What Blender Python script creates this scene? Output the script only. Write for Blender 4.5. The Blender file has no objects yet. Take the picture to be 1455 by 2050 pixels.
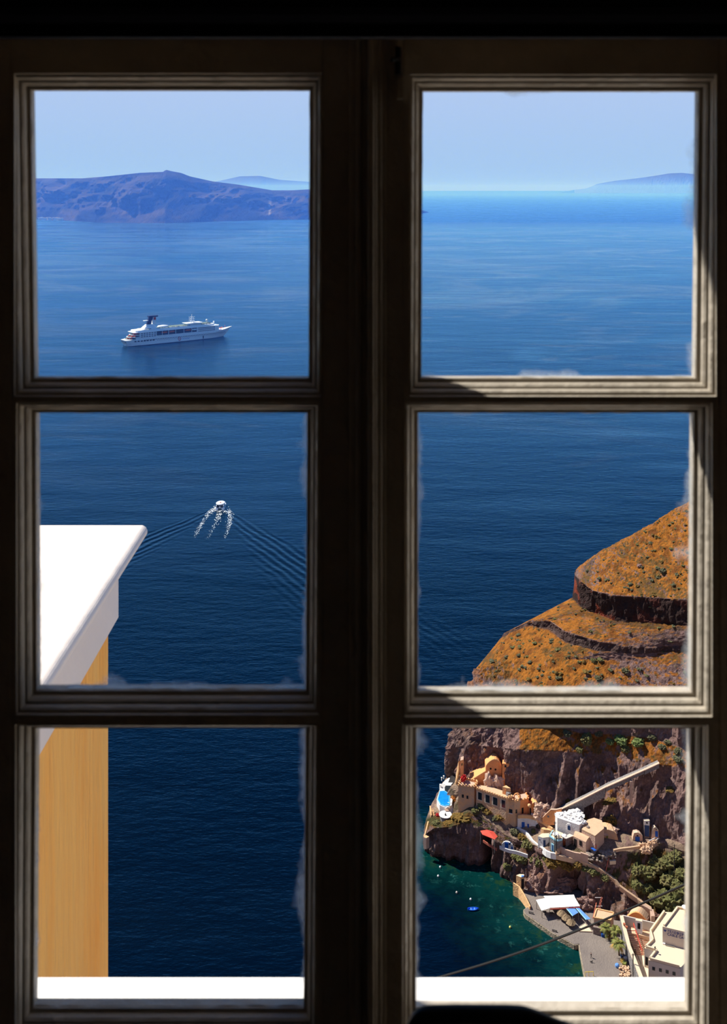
import bpy, bmesh, math, random
import numpy as np
from mathutils import Vector, Matrix, noise
from mathutils.bvhtree import BVHTree
random.seed(7)
sc = bpy.context.scene
COL = sc.collection
F = 2000.0            # focal length in pixels of the 1455x2050 frame
CX, HY = 727.5, 380.0 # principal column, horizon row
SEA = -240.0          # sea level below the camera
# ---------------------------------------------------------------- helpers
def W(px, py, Y): return Vector(((px-CX)/F*Y, Y, -(py-HY)/F*Y))
def G(px, py, h):
    z = SEA+h; Y = -z*F/(py-HY)
    return Vector(((px-CX)/F*Y, Y, z))
def lin(r, g, b):
    f = lambda c: (c/255/12.92) if c/255 <= .04045 else ((c/255+.055)/1.055)**2.4
    return (f(r), f(g), f(b))
def tag(o, label=None, cat=None, group=None, kind=None):
    if label: o['label'] = label
    if cat: o['category'] = cat
    if group: o['group'] = group
    if kind: o['kind'] = kind
    return o
def empty(name, loc=(0,0,0), rz=0, label=None, cat=None, group=None, kind=None):
    o = bpy.data.objects.new(name, None); COL.objects.link(o)
    o.location = loc; o.rotation_euler = (0,0,rz); o.empty_display_size = .1
    return tag(o, label, cat, group, kind)
class MB:
    def __init__(s): s.v = []; s.f = []; s.m = []
    def add(s, vs, fs, mi=0):
        b = len(s.v); s.v += [tuple(v) for v in vs]
        s.f += [tuple(b+i for i in f) for f in fs]; s.m += [mi]*len(fs); return s
    def box(s, c, d, rz=0, mi=0, M=None):
        x, y, z = d[0]/2, d[1]/2, d[2]/2
        R = M if M is not None else Matrix.Rotation(rz, 3, 'Z')
        vs = [Vector(c)+R@Vector((sx*x, sy*y, sz*z)) for sz in (-1,1) for sx, sy in ((-1,-1),(1,-1),(1,1),(-1,1))]
        return s.add(vs, [(3,2,1,0),(4,5,6,7),(0,1,5,4),(1,2,6,5),(2,3,7,6),(3,0,4,7)], mi)
    def bx(s, x0, x1, y0, y1, z0, z1, mi=0): return s.box(((x0+x1)/2,(y0+y1)/2,(z0+z1)/2), (abs(x1-x0),abs(y1-y0),abs(z1-z0)), 0, mi)
    def prism(s, poly, z0, z1, mi=0):
        n = len(poly); a = sum(poly[i][0]*poly[(i+1)%n][1]-poly[(i+1)%n][0]*poly[i][1] for i in range(n))
        if a < 0: poly = poly[::-1]
        vs = [(p[0],p[1],z0) for p in poly]+[(p[0],p[1],z1) for p in poly]
        return s.add(vs, [tuple(range(n-1,-1,-1)), tuple(range(n,2*n))]+[(i,(i+1)%n,n+(i+1)%n,n+i) for i in range(n)], mi)
    def extrude(s, pts, vec, mi=0):   # planar loop extruded along vec
        n = len(pts); v = Vector(vec)
        vs = [Vector(p) for p in pts]+[Vector(p)+v for p in pts]
        return s.add(vs, [tuple(range(n-1,-1,-1)), tuple(range(n,2*n))]+[(i,(i+1)%n,n+(i+1)%n,n+i) for i in range(n)], mi)
    def seg(s, a, b, w, h, mi=0):     # wall piece: a,b are TOP centre points, w thick, h high
        a, b = Vector(a), Vector(b); d = (b-a); d.z = 0
        if d.length < 1e-6: return s
        n = Vector((-d.y, d.x, 0)).normalized()*w/2; dn = Vector((0,0,-h))
        vs = [a-n+dn, b-n+dn, b+n+dn, a+n+dn, a-n, b-n, b+n, a+n]
        return s.add(vs, [(3,2,1,0),(4,5,6,7),(0,1,5,4),(1,2,6,5),(2,3,7,6),(3,0,4,7)], mi)
    def wall(s, pts, w, h, mi=0):
        for i in range(len(pts)-1): s.seg(pts[i], pts[i+1], w, h, mi)
        return s
    def tube(s, pts, r, n=8, mi=0, cap=True):
        pts = [Vector(p) for p in pts]; rs = r if isinstance(r, (list,tuple)) else [r]*len(pts)
        b = len(s.v); up = Vector((0,0,1))
        for i, p in enumerate(pts):
            t = (pts[min(i+1,len(pts)-1)]-pts[max(i-1,0)]).normalized()
            u = t.cross(up)
            if u.length < .05: u = t.cross(Vector((0,1,0)))
            u.normalize(); w = t.cross(u)
            for k in range(n):
                a = 2*math.pi*k/n; s.v.append(tuple(p+(u*math.cos(a)+w*math.sin(a))*rs[i]))
        for i in range(len(pts)-1):
            for k in range(n):
                s.f.append((b+i*n+k, b+i*n+(k+1)%n, b+(i+1)*n+(k+1)%n, b+(i+1)*n+k)); s.m.append(mi)
        if cap:
            s.f.append(tuple(b+k for k in range(n-1,-1,-1))); s.f.append(tuple(b+(len(pts)-1)*n+k for k in range(n))); s.m += [mi, mi]
        return s
    def lathe(s, c, prof, n=16, mi=0, sx=1, sy=1):
        b = len(s.v); c = Vector(c)
        for r, z in prof:
            for k in range(n):
                a = 2*math.pi*k/n; s.v.append((c.x+r*sx*math.cos(a), c.y+r*sy*math.sin(a), c.z+z))
        for i in range(len(prof)-1):
            for k in range(n):
                s.f.append((b+i*n+k, b+i*n+(k+1)%n, b+(i+1)*n+(k+1)%n, b+(i+1)*n+k)); s.m.append(mi)
        s.f.append(tuple(b+k for k in range(n-1,-1,-1))); s.f.append(tuple(b+(len(prof)-1)*n+k for k in range(n))); s.m += [mi, mi]
        return s
    def blob(s, c, r, sub=2, amp=.3, fr=1.0, sq=(1,1,1), mi=0, seed=0):
        bm = bmesh.new(); bmesh.ops.create_icosphere(bm, subdivisions=sub, radius=1)
        b = len(s.v); c = Vector(c)
        for v in bm.verts:
            d = v.co.normalized(); q = d*fr*2+Vector((seed*7.3, seed*3.1, seed*1.7))
            k = 1+amp*noise.fractal(q, 1.0, 2.1, 4)*1.5
            s.v.append(tuple(c+Vector((d.x*sq[0], d.y*sq[1], d.z*sq[2]))*r*k))
        for f in bm.faces: s.f.append(tuple(b+v.index for v in f.verts)); s.m.append(mi)
        bm.free(); return s
    def build(s, name, mat, parent=None, smooth=False, **kw):
        me = bpy.data.meshes.new(name); me.from_pydata(s.v, [], s.f)
        mats = mat if isinstance(mat, (list,tuple)) else [mat]
        for m in mats: me.materials.append(m)
        if len(mats) > 1: me.polygons.foreach_set('material_index', s.m)
        if smooth: me.polygons.foreach_set('use_smooth', [True]*len(me.polygons))
        me.validate(); me.update()
        o = bpy.data.objects.new(name, me); COL.objects.link(o)
        if parent is not None: o.parent = parent
        return tag(o, **kw)
def recenter(o):
    """move the origin of a top-level mesh to the base of its geometry"""
    me = o.data; n = len(me.vertices); co = np.empty(n*3); me.vertices.foreach_get('co', co); co = co.reshape(-1,3)
    c = np.array([(co[:,0].min()+co[:,0].max())/2, (co[:,1].min()+co[:,1].max())/2, co[:,2].min()])
    me.vertices.foreach_set('co', (co-c).ravel()); o.location = Vector(o.location)+Vector(c); me.update(); return o
# ---------------------------------------------------------------- materials
def mat(name, col, rough=.8, noise_amt=0., scale=1., col2=None, bump=0., bscale=None, spec=.3, metal=0., stretch=(1,1,1), thresh=None, detail=6):
    m = bpy.data.materials.new(name); m.use_nodes = True; nt = m.node_tree; N = nt.nodes; L = nt.links
    b = N['Principled BSDF']; b.inputs['Roughness'].default_value = rough; b.inputs['Metallic'].default_value = metal
    b.inputs['Specular IOR Level'].default_value = spec; b.inputs['Base Color'].default_value = (*col, 1)
    tc = N.new('ShaderNodeTexCoord'); mp = N.new('ShaderNodeMapping'); mp.inputs['Scale'].default_value = stretch
    L.new(tc.outputs['Object'], mp.inputs['Vector'])
    if noise_amt > 0 or col2:
        n = N.new('ShaderNodeTexNoise'); n.inputs['Scale'].default_value = scale; n.inputs['Detail'].default_value = detail; n.inputs['Roughness'].default_value = .65
        L.new(mp.outputs[0], n.inputs['Vector'])
        r = N.new('ShaderNodeMapRange'); a, c = thresh or (.35, .65)
        r.inputs['From Min'].default_value = a; r.inputs['From Max'].default_value = c
        L.new(n.outputs['Fac'], r.inputs['Value'])
        mx = N.new('ShaderNodeMix'); mx.data_type = 'RGBA'
        c2 = col2 or tuple(x*(1-noise_amt) for x in col)
        mx.inputs[6].default_value = (*col, 1); mx.inputs[7].default_value = (*c2, 1)
        L.new(r.outputs[0], mx.inputs[0]); L.new(mx.outputs[2], b.inputs['Base Color'])
    if bump > 0:
        n2 = N.new('ShaderNodeTexNoise'); n2.inputs['Scale'].default_value = bscale or scale*3; n2.inputs['Detail'].default_value = 5
        L.new(mp.outputs[0], n2.inputs['Vector'])
        bp = N.new('ShaderNodeBump'); bp.inputs['Strength'].default_value = min(1, bump); bp.inputs['Distance'].default_value = max(.02, 1/(bscale or scale*3))
        L.new(n2.outputs['Fac'], bp.inputs['Height']); L.new(bp.outputs[0], b.inputs['Normal'])
    return m
M = {}
M['frame'] = mat('painted_wood', (.50,.44,.36), .5, .25, 6, bump=.25, bscale=40, stretch=(1,1,1), spec=.4)
M['frame_black'] = mat('black_metal', (.006,.006,.008), .45, spec=.2)
M['blind'] = mat('navy_fabric', (.004,.004,.012), .9)
M['room'] = mat('room_plaster', (.40,.30,.20), .95, .2, 3, bump=.3)
M['floor'] = mat('floor_tiles', (.36,.27,.18), .6, .3, 4)
M['wash'] = mat('white_plaster', (.88,.85,.81), .9, .04, 3, bump=.12, bscale=9)
M['wash_far'] = mat('whitewash', (.80,.77,.73), .9, .15, .8, bump=.4, bscale=3)
M['coping_plaster'] = mat('beige_plaster', (.80,.69,.60), .9, .05, 2, bump=.08, bscale=10)  # one plaster for both the coping slab and the band
M['orange'] = mat('ochre_plaster', (.99,.50,.12), .9, 0, 3.2, col2=(.97,.38,.06), bump=.35, bscale=18, stretch=(1,1.6,.22), thresh=(.40,.72))
M['ochre'] = mat('ochre_wall', (.90,.38,.13), .9, 0, .5, col2=(.80,.33,.13), bump=.5, bscale=2)
M['ochre_lit'] = mat('yellow_lit_ochre', (.80,.47,.22), .9, .2, .6, bump=.4, bscale=2)  # yellow walls, and ochre wall tops with sunlight put into the colour
M['castle'] = mat('sand_stone', (.80,.44,.20), .9, 0, .35, col2=(.56,.40,.27), bump=.8, bscale=2.5)
M['stone'] = mat('rubble_stone', (.36,.28,.23), .95, 0, 1.8, col2=(.17,.12,.10), bump=1, bscale=3)
M['greystone'] = mat('grey_stone', (.30,.28,.26), .95, 0, 2, col2=(.16,.14,.14), bump=1, bscale=3)
M['pink'] = mat('pink_plaster', (.60,.40,.29), .9, .12, .7, bump=.4, bscale=3)
M['pinkroof'] = mat('salmon_render', (.64,.42,.26), .9, .12, .6, bump=.3, bscale=3)
M['cream'] = mat('cream_render', (.70,.555,.385), .85, .05, .3)
M['creamwall'] = mat('grey_shaded_render', (.60,.53,.46), .9, .08, .4)  # plain grey; on the station walls it stands in for shade
M['concrete'] = mat('quay_concrete', (.22,.18,.15), .9, 0, .12, col2=(.165,.135,.118), bump=.4, bscale=2)
M['quaywall'] = mat('quay_stone', (.46,.37,.27), .9, 0, .5, col2=(.20,.16,.10), bump=.7, bscale=2)
M['glass_dark'] = mat('dark_glass', (.02,.025,.03), .15, spec=.6)
M['dark'] = mat('dark_opening', (.015,.012,.012), .9)
M['blue'] = mat('blue_paint', (.01,.10,.46), .6, .25, 2)
M['blue_dk'] = mat('dark_blue_paint', (.012,.05,.16), .6, .25, 2)
M['blue_lt'] = mat('light_blue_cloth', (.13,.30,.68), .8, .15, 1)
M['cyan'] = mat('pale_blue_paint', (.35,.68,.80), .7, .1, 2)
M['pool'] = mat('pool_water', (.01,.26,.80), .08, spec=.5, noise_amt=.3, scale=.5)
M['pool_rim'] = mat('pool_tile', (.12,.45,.85), .4)
M['red'] = mat('red_canvas', (.62,.075,.045), .8, .15, 1)
M['red_paint'] = mat('red_paint', (.55,.05,.03), .6)
M['redpole'] = mat('rusty_red_paint', (.55,.15,.09), .7, .3, 2)
M['brick'] = mat('red_brick', (.52,.13,.05), .9, .3, 3)
M['canvas'] = mat('white_canvas', (.92,.86,.78), .8, .05, .5)
M['brick_rock'] = mat('red_rubble', (.30,.11,.08), .95, 0, 1.6, col2=(.42,.26,.16), bump=1, bscale=3)
M['blue_boat'] = mat('boat_blue_paint', (.01,.12,.62), .5)
M['stone_pale'] = mat('pale_rubble', (.34,.27,.22), .95, .4, 2, bump=1, bscale=3)
M['straw'] = mat('straw_thatch', (.34,.24,.14), 1, 0, 5, col2=(.20,.14,.08), bump=1, bscale=7)
M['steel'] = mat('grey_steel', (.30,.29,.28), .5, metal=.6)
M['darksteel'] = mat('dark_steel', (.035,.03,.03), .6)
M['cable'] = mat('black_rubber_cable', (.018,.015,.012), .7)
M['yellow'] = mat('yellow_paint', (.70,.50,.04), .6)
M['leaf'] = mat('shrub_leaves', (.105,.115,.032), .9, 0, 1.0, col2=(.13,.105,.04), bump=.8, bscale=3)
M['leaf_grey'] = mat('greygreen_leaves', (.12,.12,.055), .9, 0, 2, col2=(.065,.055,.03), bump=1, bscale=4)
M['leaf_br'] = mat('cactus_pads', (.05,.085,.02), .7, 0, 2.5, col2=(.20,.24,.07), bump=1, bscale=4)
M['leaf_ochre'] = mat('ochre_scrub', (.19,.10,.018), .95, 0, .8, col2=(.11,.08,.02), bump=1, bscale=3)
M['flower_red'] = mat('red_blossom', (.52,.02,.02), .9, .4, 3, bump=1, bscale=4)
M['flower_or'] = mat('orange_blossom', (.55,.14,.03), .9, 0, 2.5, col2=(.14,.15,.03), bump=1, bscale=4)
M['palm'] = mat('palm_leaf', (.14,.19,.04), .7, 0, 1.5, col2=(.32,.27,.07))
M['palm_dry'] = mat('dry_palm_leaf', (.50,.30,.06), .8, .3, 2)
M['trunk'] = mat('palm_trunk', (.13,.08,.05), .95, .4, 4, bump=1, bscale=6)
M['rockpale'] = mat('boulder_rock', (.33,.20,.16), .95, 0, 1, col2=(.20,.12,.10), bump=1, bscale=2.5)
M['ship_white'] = mat('ship_white_paint', (.86,.88,.90), .35, .05, .05)
M['ship_dark'] = mat('ship_glass', (.03,.05,.08), .3, spec=.5)
M['ship_navy'] = mat('ship_navy_paint', (.012,.02,.07), .4)
M['ship_deck'] = mat('ship_deck_green', (.16,.22,.19), .8, .2, .2)
M['ship_orange'] = mat('lifeboat_orange', (.80,.16,.05), .5)
M['skin'] = mat('skin', (.50,.28,.19), .6)
M['hair'] = mat('dark_hair', (.02,.015,.01), .8)
M['foam'] = mat('sea_foam', (.85,.90,.93), .9)
M['buoy'] = mat('white_plastic', (.85,.83,.78), .5)
M['buoy_y'] = mat('yellow_plastic', (.70,.62,.15), .5)
M['clay'] = mat('terracotta', (.35,.10,.05), .8)
M['paving'] = mat('bounce_paving', (.92,.78,.60), .9, .1, 3)  # surface of the unseen terrace added for bounce light
M['paper'] = mat('notice_board', (.72,.70,.64), .8, .3, 8)
M['ink'] = mat('navy_lettering', (.03,.05,.22), .7)
def attr_mat(name, attr, nscale, amt, bump, bscale, rough=.95, spec=.15):
    m = bpy.data.materials.new(name); m.use_nodes = True; N = m.node_tree.nodes; L = m.node_tree.links; b = N['Principled BSDF']
    a = N.new('ShaderNodeAttribute'); a.attribute_name = attr
    tc = N.new('ShaderNodeTexCoord'); n = N.new('ShaderNodeTexNoise'); n.inputs['Scale'].default_value = nscale; n.inputs['Detail'].default_value = 8; n.inputs['Roughness'].default_value = .7
    L.new(tc.outputs['Object'], n.inputs['Vector'])
    r = N.new('ShaderNodeMapRange'); r.inputs['From Min'].default_value = .3; r.inputs['From Max'].default_value = .7; r.inputs['To Min'].default_value = 1-amt; r.inputs['To Max'].default_value = 1+amt
    L.new(n.outputs['Fac'], r.inputs['Value'])
    mx = N.new('ShaderNodeVectorMath'); mx.operation = 'SCALE'; L.new(a.outputs['Color'], mx.inputs[0]); L.new(r.outputs[0], mx.inputs['Scale'])
    L.new(mx.outputs[0], b.inputs['Base Color']); b.inputs['Roughness'].default_value = rough; b.inputs['Specular IOR Level'].default_value = spec
    n2 = N.new('ShaderNodeTexNoise'); n2.inputs['Scale'].default_value = bscale; n2.inputs['Detail'].default_value = 8; n2.inputs['Roughness'].default_value = .7; L.new(tc.outputs['Object'], n2.inputs['Vector'])
    bp = N.new('ShaderNodeBump'); bp.inputs['Strength'].default_value = 1; bp.inputs['Distance'].default_value = bump
    L.new(n2.outputs['Fac'], bp.inputs['Height']); L.new(bp.outputs[0], b.inputs['Normal'])
    return m
M['terrain'] = attr_mat('cliff_ground', 'col', 1.6, .40, .9, .9)
M['island'] = attr_mat('island_ground', 'col', .004, .35, 60, .006)
# ---------------------------------------------------------------- camera
cam = bpy.data.cameras.new('camera'); co = bpy.data.objects.new('camera', cam); COL.objects.link(co); sc.camera = co
co.location = (0,0,0); co.rotation_euler = (math.pi/2, 0, 0)
cam.lens = F/2050*36; cam.sensor_width = 36; cam.sensor_fit = 'AUTO'; cam.shift_y = -(1025-HY)/2050
cam.clip_start = .02; cam.clip_end = 400000
cam.dof.use_dof = True; cam.dof.focus_distance = 420; cam.dof.aperture_fstop = 9.5
# ---------------------------------------------------------------- light
AZ, EL = math.radians(64), math.radians(50)
S = Vector((-math.sin(AZ)*math.cos(EL), math.cos(AZ)*math.cos(EL), math.sin(EL)))
sl = bpy.data.lights.new('sun', 'SUN'); sl.energy = 6.4; sl.color = (1.0,.95,.86); sl.angle = .009
so = bpy.data.objects.new('sun', sl); COL.objects.link(so); so.rotation_euler = S.to_track_quat('Z','Y').to_euler(); so.location = (-300,300,400)
w = bpy.data.worlds.new('sky'); sc.world = w; w.use_nodes = True; N = w.node_tree.nodes; L = w.node_tree.links
bg = N['Background']; tc = N.new('ShaderNodeTexCoord'); sx = N.new('ShaderNodeSeparateXYZ'); cr = N.new('ShaderNodeValToRGB')
L.new(tc.outputs['Generated'], sx.inputs[0]); L.new(sx.outputs['Z'], cr.inputs[0]); L.new(cr.outputs[0], bg.inputs['Color'])
el = cr.color_ramp.elements; el[0].position = 0; el[0].color = (.37,.57,.86,1); el[1].position = 1; el[1].color = (.03,.12,.40,1)
for p, c in ((.05,(.42,.60,.90)),(.10,(.47,.62,.92)),(.18,(.24,.46,.90)),(.34,(.06,.30,.76)),(.65,(.012,.10,.31))):
    e = el.new(p); e.color = (*c,1)
bg.inputs['Strength'].default_value = .815
sc.view_settings.view_transform = 'Standard'; sc.view_settings.look = 'None'; sc.view_settings.exposure = .3; sc.view_settings.gamma = 1
sc.view_settings.use_curve_mapping = False
cy = sc.cycles; cy.use_denoising = True; cy.max_bounces = 12; cy.diffuse_bounces = 8; cy.glossy_bounces = 3; cy.transmission_bounces = 4
cy.transparent_max_bounces = 12; cy.volume_bounces = 1; cy.caustics_reflective = False; cy.caustics_refractive = False
# ---------------------------------------------------------------- window and room
YW = 1.2
def wx(px, Y=YW): return (px-CX)/F*Y
def wz(py, Y=YW): return -(py-HY)/F*Y
def pane_mat(name, l, r, b, t, seed):
    m = bpy.data.materials.new(name); m.use_nodes = True; N = m.node_tree.nodes; L = m.node_tree.links
    for n in list(N): N.remove(n)
    out = N.new('ShaderNodeOutputMaterial'); tc = N.new('ShaderNodeTexCoord'); s = N.new('ShaderNodeSeparateXYZ'); L.new(tc.outputs['Generated'], s.inputs[0])
    ns = N.new('ShaderNodeTexNoise'); ns.inputs['Scale'].default_value = 7; ns.inputs['Detail'].default_value = 5
    mp = N.new('ShaderNodeMapping'); mp.inputs['Location'].default_value = (seed*3.7, 0, seed*1.9); L.new(tc.outputs['Generated'], mp.inputs[0]); L.new(mp.outputs[0], ns.inputs['Vector'])
    def math_(op, a, b=None):
        q = N.new('ShaderNodeMath'); q.operation = op
        for i, v in enumerate((a, b)):
            if v is None: continue
            if isinstance(v, (int,float)): q.inputs[i].default_value = v
            else: L.new(v, q.inputs[i])
        return q.outputs[0]
    nz = math_('POWER', math_('MULTIPLY', ns.outputs['Fac'], 1.9), 3.0)
    tot = None
    for d, wd in ((s.outputs['X'], l), (math_('SUBTRACT', 1, s.outputs['X']), r), (s.outputs['Z'], b), (math_('SUBTRACT', 1, s.outputs['Z']), t)):
        if wd <= 0: continue
        k = math_('SUBTRACT', 1, math_('DIVIDE', d, math_('MULTIPLY', nz, wd)))
        q = N.new('ShaderNodeMath'); q.operation = 'MULTIPLY'; q.use_clamp = True; L.new(k, q.inputs[0]); q.inputs[1].default_value = 1.0
        tot = q.outputs[0] if tot is None else math_('MAXIMUM', tot, q.outputs[0])
    tr = N.new('ShaderNodeBsdfTransparent'); tr.inputs[0].default_value = (.97,.98,.985,1)
    gl = N.new('ShaderNodeBsdfGlossy'); gl.inputs['Roughness'].default_value = .02
    m1 = N.new('ShaderNodeMixShader'); m1.inputs[0].default_value = .045; L.new(tr.outputs[0], m1.inputs[1]); L.new(gl.outputs[0], m1.inputs[2])
    tl = N.new('ShaderNodeBsdfTranslucent'); tl.inputs[0].default_value = (.74,.80,.82,1)
    df = N.new('ShaderNodeBsdfDiffuse'); df.inputs[0].default_value = (.7,.7,.68,1)
    m2 = N.new('ShaderNodeMixShader'); m2.inputs[0].default_value = .3; L.new(tl.outputs[0], m2.inputs[1]); L.new(df.outputs[0], m2.inputs[2])
    m3 = N.new('ShaderNodeMixShader'); L.new(math_('MULTIPLY', tot, .75), m3.inputs[0]); L.new(m1.outputs[0], m3.inputs[1]); L.new(m2.outputs[0], m3.inputs[2])
    L.new(m3.outputs[0], out.inputs[0]); return m
# pane openings: (left top px, right top px, left bottom px, right bottom px, top py, bottom py), smudge widths l,r,b,t
PAN = {'L': [((62,620,70,618,180,757),(.018,.006,.005,.008)), ((72,615,74,612,826,1382),(.036,.036,.036,.006)), ((72,612,68,608,1457,2017),(.032,.034,.004,.010))],
       'R': [((846,1398,843,1392,182,757),(.010,.030,.020,.014)), ((836,1388,836,1384,826,1386),(.020,.052,.030,.016)), ((833,1382,832,1376,1457,2022),(.032,.036,.008,.006))]}
# moulding profile: (outward mm, towards room mm)
PROF = [(0,14),(0,-1),(4.5,-1),(5.5,-8),(8,-10.5),(10.5,-9),(11,-17),(13,-19.5),(16.5,-20),(17,-24)]
def ring(mb, q, mi=0):
    xl0, xr0, xl1, xr1, t, b = q
    base = [(wx(xl0), wz(t)), (wx(xr0), wz(t)), (wx(xr1), wz(b)), (wx(xl1), wz(b))]
    sg = [(-1,1),(1,1),(1,-1),(-1,-1)]
    vs = []
    for o, d in PROF:
        for (x, z), (a, c) in zip(base, sg): vs.append((x+a*o/1000, YW+d/1000, z+c*o/1000))
    fs = []
    for i in range(len(PROF)-1):
        for k in range(4): fs.append((i*4+k, i*4+(k+1)%4, (i+1)*4+(k+1)%4, (i+1)*4+k))
    mb.add(vs, fs, mi)
def sash(name, key, x0, x1, zt, zb, label):
    r = empty(name, (0,0,0), label=label, cat='window', kind='structure')
    qs = [q for q, _ in PAN[key]]; o = .017; yf, yb = YW-.024, YW+.016
    def hb(part, a, b, z0, z1):
        mb = MB(); mb.bx(a, b, yf, yb, z0, z1); ob = mb.build(part, M['frame'], r)
        bv = ob.modifiers.new('bevel','BEVEL'); bv.width = .0018; bv.segments = 2
    L_ = [min(wx(q[0]), wx(q[2]))-o for q in qs]; R_ = [max(wx(q[1]), wx(q[3]))+o for q in qs]
    T_ = [wz(q[4])+o for q in qs]; B_ = [wz(q[5])-o for q in qs]
    xl, xr = min(L_)+.001, max(R_)-.001
    hb('stile', x0, xl, zb, zt); hb('stile', xr, x1, zb, zt)
    hb('rail', xl, xr, T_[0]-.0005, zt); hb('rail', xl, xr, zb, B_[2]+.0005)
    hb('muntin', xl, xr, T_[1]-.0005, B_[0]+.0005); hb('muntin', xl, xr, T_[2]-.0005, B_[1]+.0005)
    for i, (q, sm) in enumerate(PAN[key]):
        # filler slats between opening moulding and stiles so no gaps remain
        mb = MB(); ring(mb, q)
        for a, b in ((xl, max(wx(q[0]), wx(q[2]))-o+.0005), (min(wx(q[1]), wx(q[3]))+o-.0005, xr)):
            if b-a > .0003: mb.bx(a, b, yf+.0002, yb, B_[i], T_[i])
        mb.build('pane_moulding', M['frame'], r)
        g = MB(); e = .004
        g.add([(wx(q[0])-e, YW+.003, wz(q[4])+e), (wx(q[1])+e, YW+.003, wz(q[4])+e), (wx(q[3])+e, YW+.003, wz(q[5])-e), (wx(q[2])-e, YW+.003, wz(q[5])-e)], [(0,1,2,3)])
        g.build('pane', pane_mat('smudged_glass', *sm, i+(5 if key == 'R' else 1)), r)
        # uneven putty bead round the glass
        p = MB(); random.seed(i*13+ord(key)); cs = [(wx(q[0]), wz(q[4])), (wx(q[1]), wz(q[4])), (wx(q[3]), wz(q[5])), (wx(q[2]), wz(q[5]))]
        cc = Vector((sum(c[0] for c in cs)/4, sum(c[1] for c in cs)/4))
        for k in range(4):
            a, b = Vector(cs[k]), Vector(cs[(k+1)%4]); n = 46
            d = (b-a).normalized(); nn = Vector((-d.y, d.x)); nn = nn if (cc-a).dot(nn) > 0 else -nn
            wd = (.0016,.0014,.0022,.0012)[k]; prev = None
            for j in range(n+1):
                pt = a+(b-a)*j/n; ww = wd*(.2+1.1*abs(noise.noise(Vector((j*.19, k*5+i*11, ord(key))))))
                cur = (pt, pt+nn*ww)
                if prev: p.add([(prev[0].x,YW+.0005,prev[0].y),(cur[0].x,YW+.0005,cur[0].y),(cur[1].x,YW+.0022,cur[1].y),(prev[1].x,YW+.0022,prev[1].y),
                                (prev[0].x,YW+.0026,prev[0].y),(cur[0].x,YW+.0026,cur[0].y),(cur[1].x,YW+.0026,cur[1].y),(prev[1].x,YW+.0026,prev[1].y)], [(0,1,2,3),(7,6,5,4),(2,3,7,6)])
                prev = cur
        p.build('putty', M['frame'], r)
    return r
ZT, ZB = wz(78), wz(2100)
w1 = sash('window_1', 'L', wx(-95), wx(703), ZT, ZB, 'left casement with three stacked panes, a cruise ship seen through the top one')
w2 = sash('window_2', 'R', wx(762), wx(1545), ZT, ZB, 'right casement with three stacked panes, the golden headland seen through it')
tr = MB(); 
for a, b, y0, y1 in ((700,712,-.030,.0),(712,722,-.034,.0),(722,736,-.028,.0),(736,748,-.042,.0),(748,754,-.037,.0),(754,764,-.032,.0),(764,772,-.027,.0)):
    tr.bx(wx(a), wx(b), YW+y0, YW+.03, ZB, ZT)
cv = tr.build('trim_1', M['frame'], kind='structure', label='moulded cover strip where the two casements meet')
bv = cv.modifiers.new('bevel','BEVEL'); bv.width = .0025; bv.segments = 3
bo = empty('window_bolt', W(800,130,YW-.03), label='small painted bolt at the top of the right casement', cat='bolt')
b = MB(); b.box((0,0,-.005), (.007,.010,.070)); b.build('plate', M['frame'], bo)
b = MB(); b.tube([(-.002,-.007,.02),(-.002,-.007,-.012)], .0035, 10); b.tube([(-.002,-.009,.006),(-.010,-.014,.004)], .0025, 8); b.build('bolt_rod', M['frame_black'], bo)
b = MB(); b.bx(wx(-95), wx(1545), YW-.1, YW+.02, wz(76), wz(-330)); bx_ = b.build('trim_2', M['room'], kind='structure', label='dark lintel board above the casements')
bl = empty('roller_blind', (0,1.02,wz(28,1.02)), label='dark navy roller blind across the top of the window', cat='blind')
b = MB(); b.tube([(-.56,0,.01),(.56,0,.01)], .024, 20); b.build('roll', M['blind'], bl)
b = MB(); b.bx(-.56,.56,-.004,.004,-.0235,.01); b.bx(-.56,.56,-.007,.007,-.0245,-.016); b.build('hem', M['blind'], bl)
for x in (-.232,.265):
    b = MB(); b.bx(x-.016,x+.016,-.028,.06,.031,.052); b.build('bracket', M['frame'], bl)
# walls of the room (front wall has the opening)
HL, HR, HT, HB_ = -.56, .53, .8, -1.2
def frontwall(mb):
    y0, y1 = YW+.02, 1.52
    mb.bx(-3, HL, y0, y1, -4.6, 2.0); mb.bx(HR, 3, y0, y1, -4.6, 2.0); mb.bx(HL, HR, y0, y1, HT, 2.0); mb.bx(HL, HR, y0, y1, -4.6, HB_-.06)
wf = MB(); frontwall(wf); wf.build('wall_front', M['wash'], kind='structure')
b = MB(); b.bx(-3, wx(-95), YW-.02, YW+.0195, -1.6, 1.0); b.bx(wx(1545), 3, YW-.02, YW+.0195, -1.6, 1.0); b.bx(wx(-95), wx(1545), YW-.02, YW+.0195, -1.6, ZB); b.bx(wx(-95), wx(1545), YW-.02, YW+.0195, wz(-330), 1.0)
b.build('wall_front_lining', M['room'], kind='structure')
b = MB(); b.bx(-1.2,.66,-.5,YW,-1.7,-1.6); b.build('floor', M['floor'], kind='structure')
b = MB(); b.bx(-1.2,.66,-.5,YW+.02,.5,.6); b.build('ceiling', M['room'], kind='structure')
b = MB(); b.bx(-1.3,-1.2,-.5,YW+.02,-1.7,.6); b.build('wall_left', M['room'], kind='structure')
b = MB(); b.bx(.66,.76,-.5,YW+.02,-1.7,.6); b.build('wall_right', M['room'], kind='structure')
b = MB(); b.bx(-1.3,.76,-.6,-.5,-1.7,.6); b.build('wall_back', M['room'], kind='structure')
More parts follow.
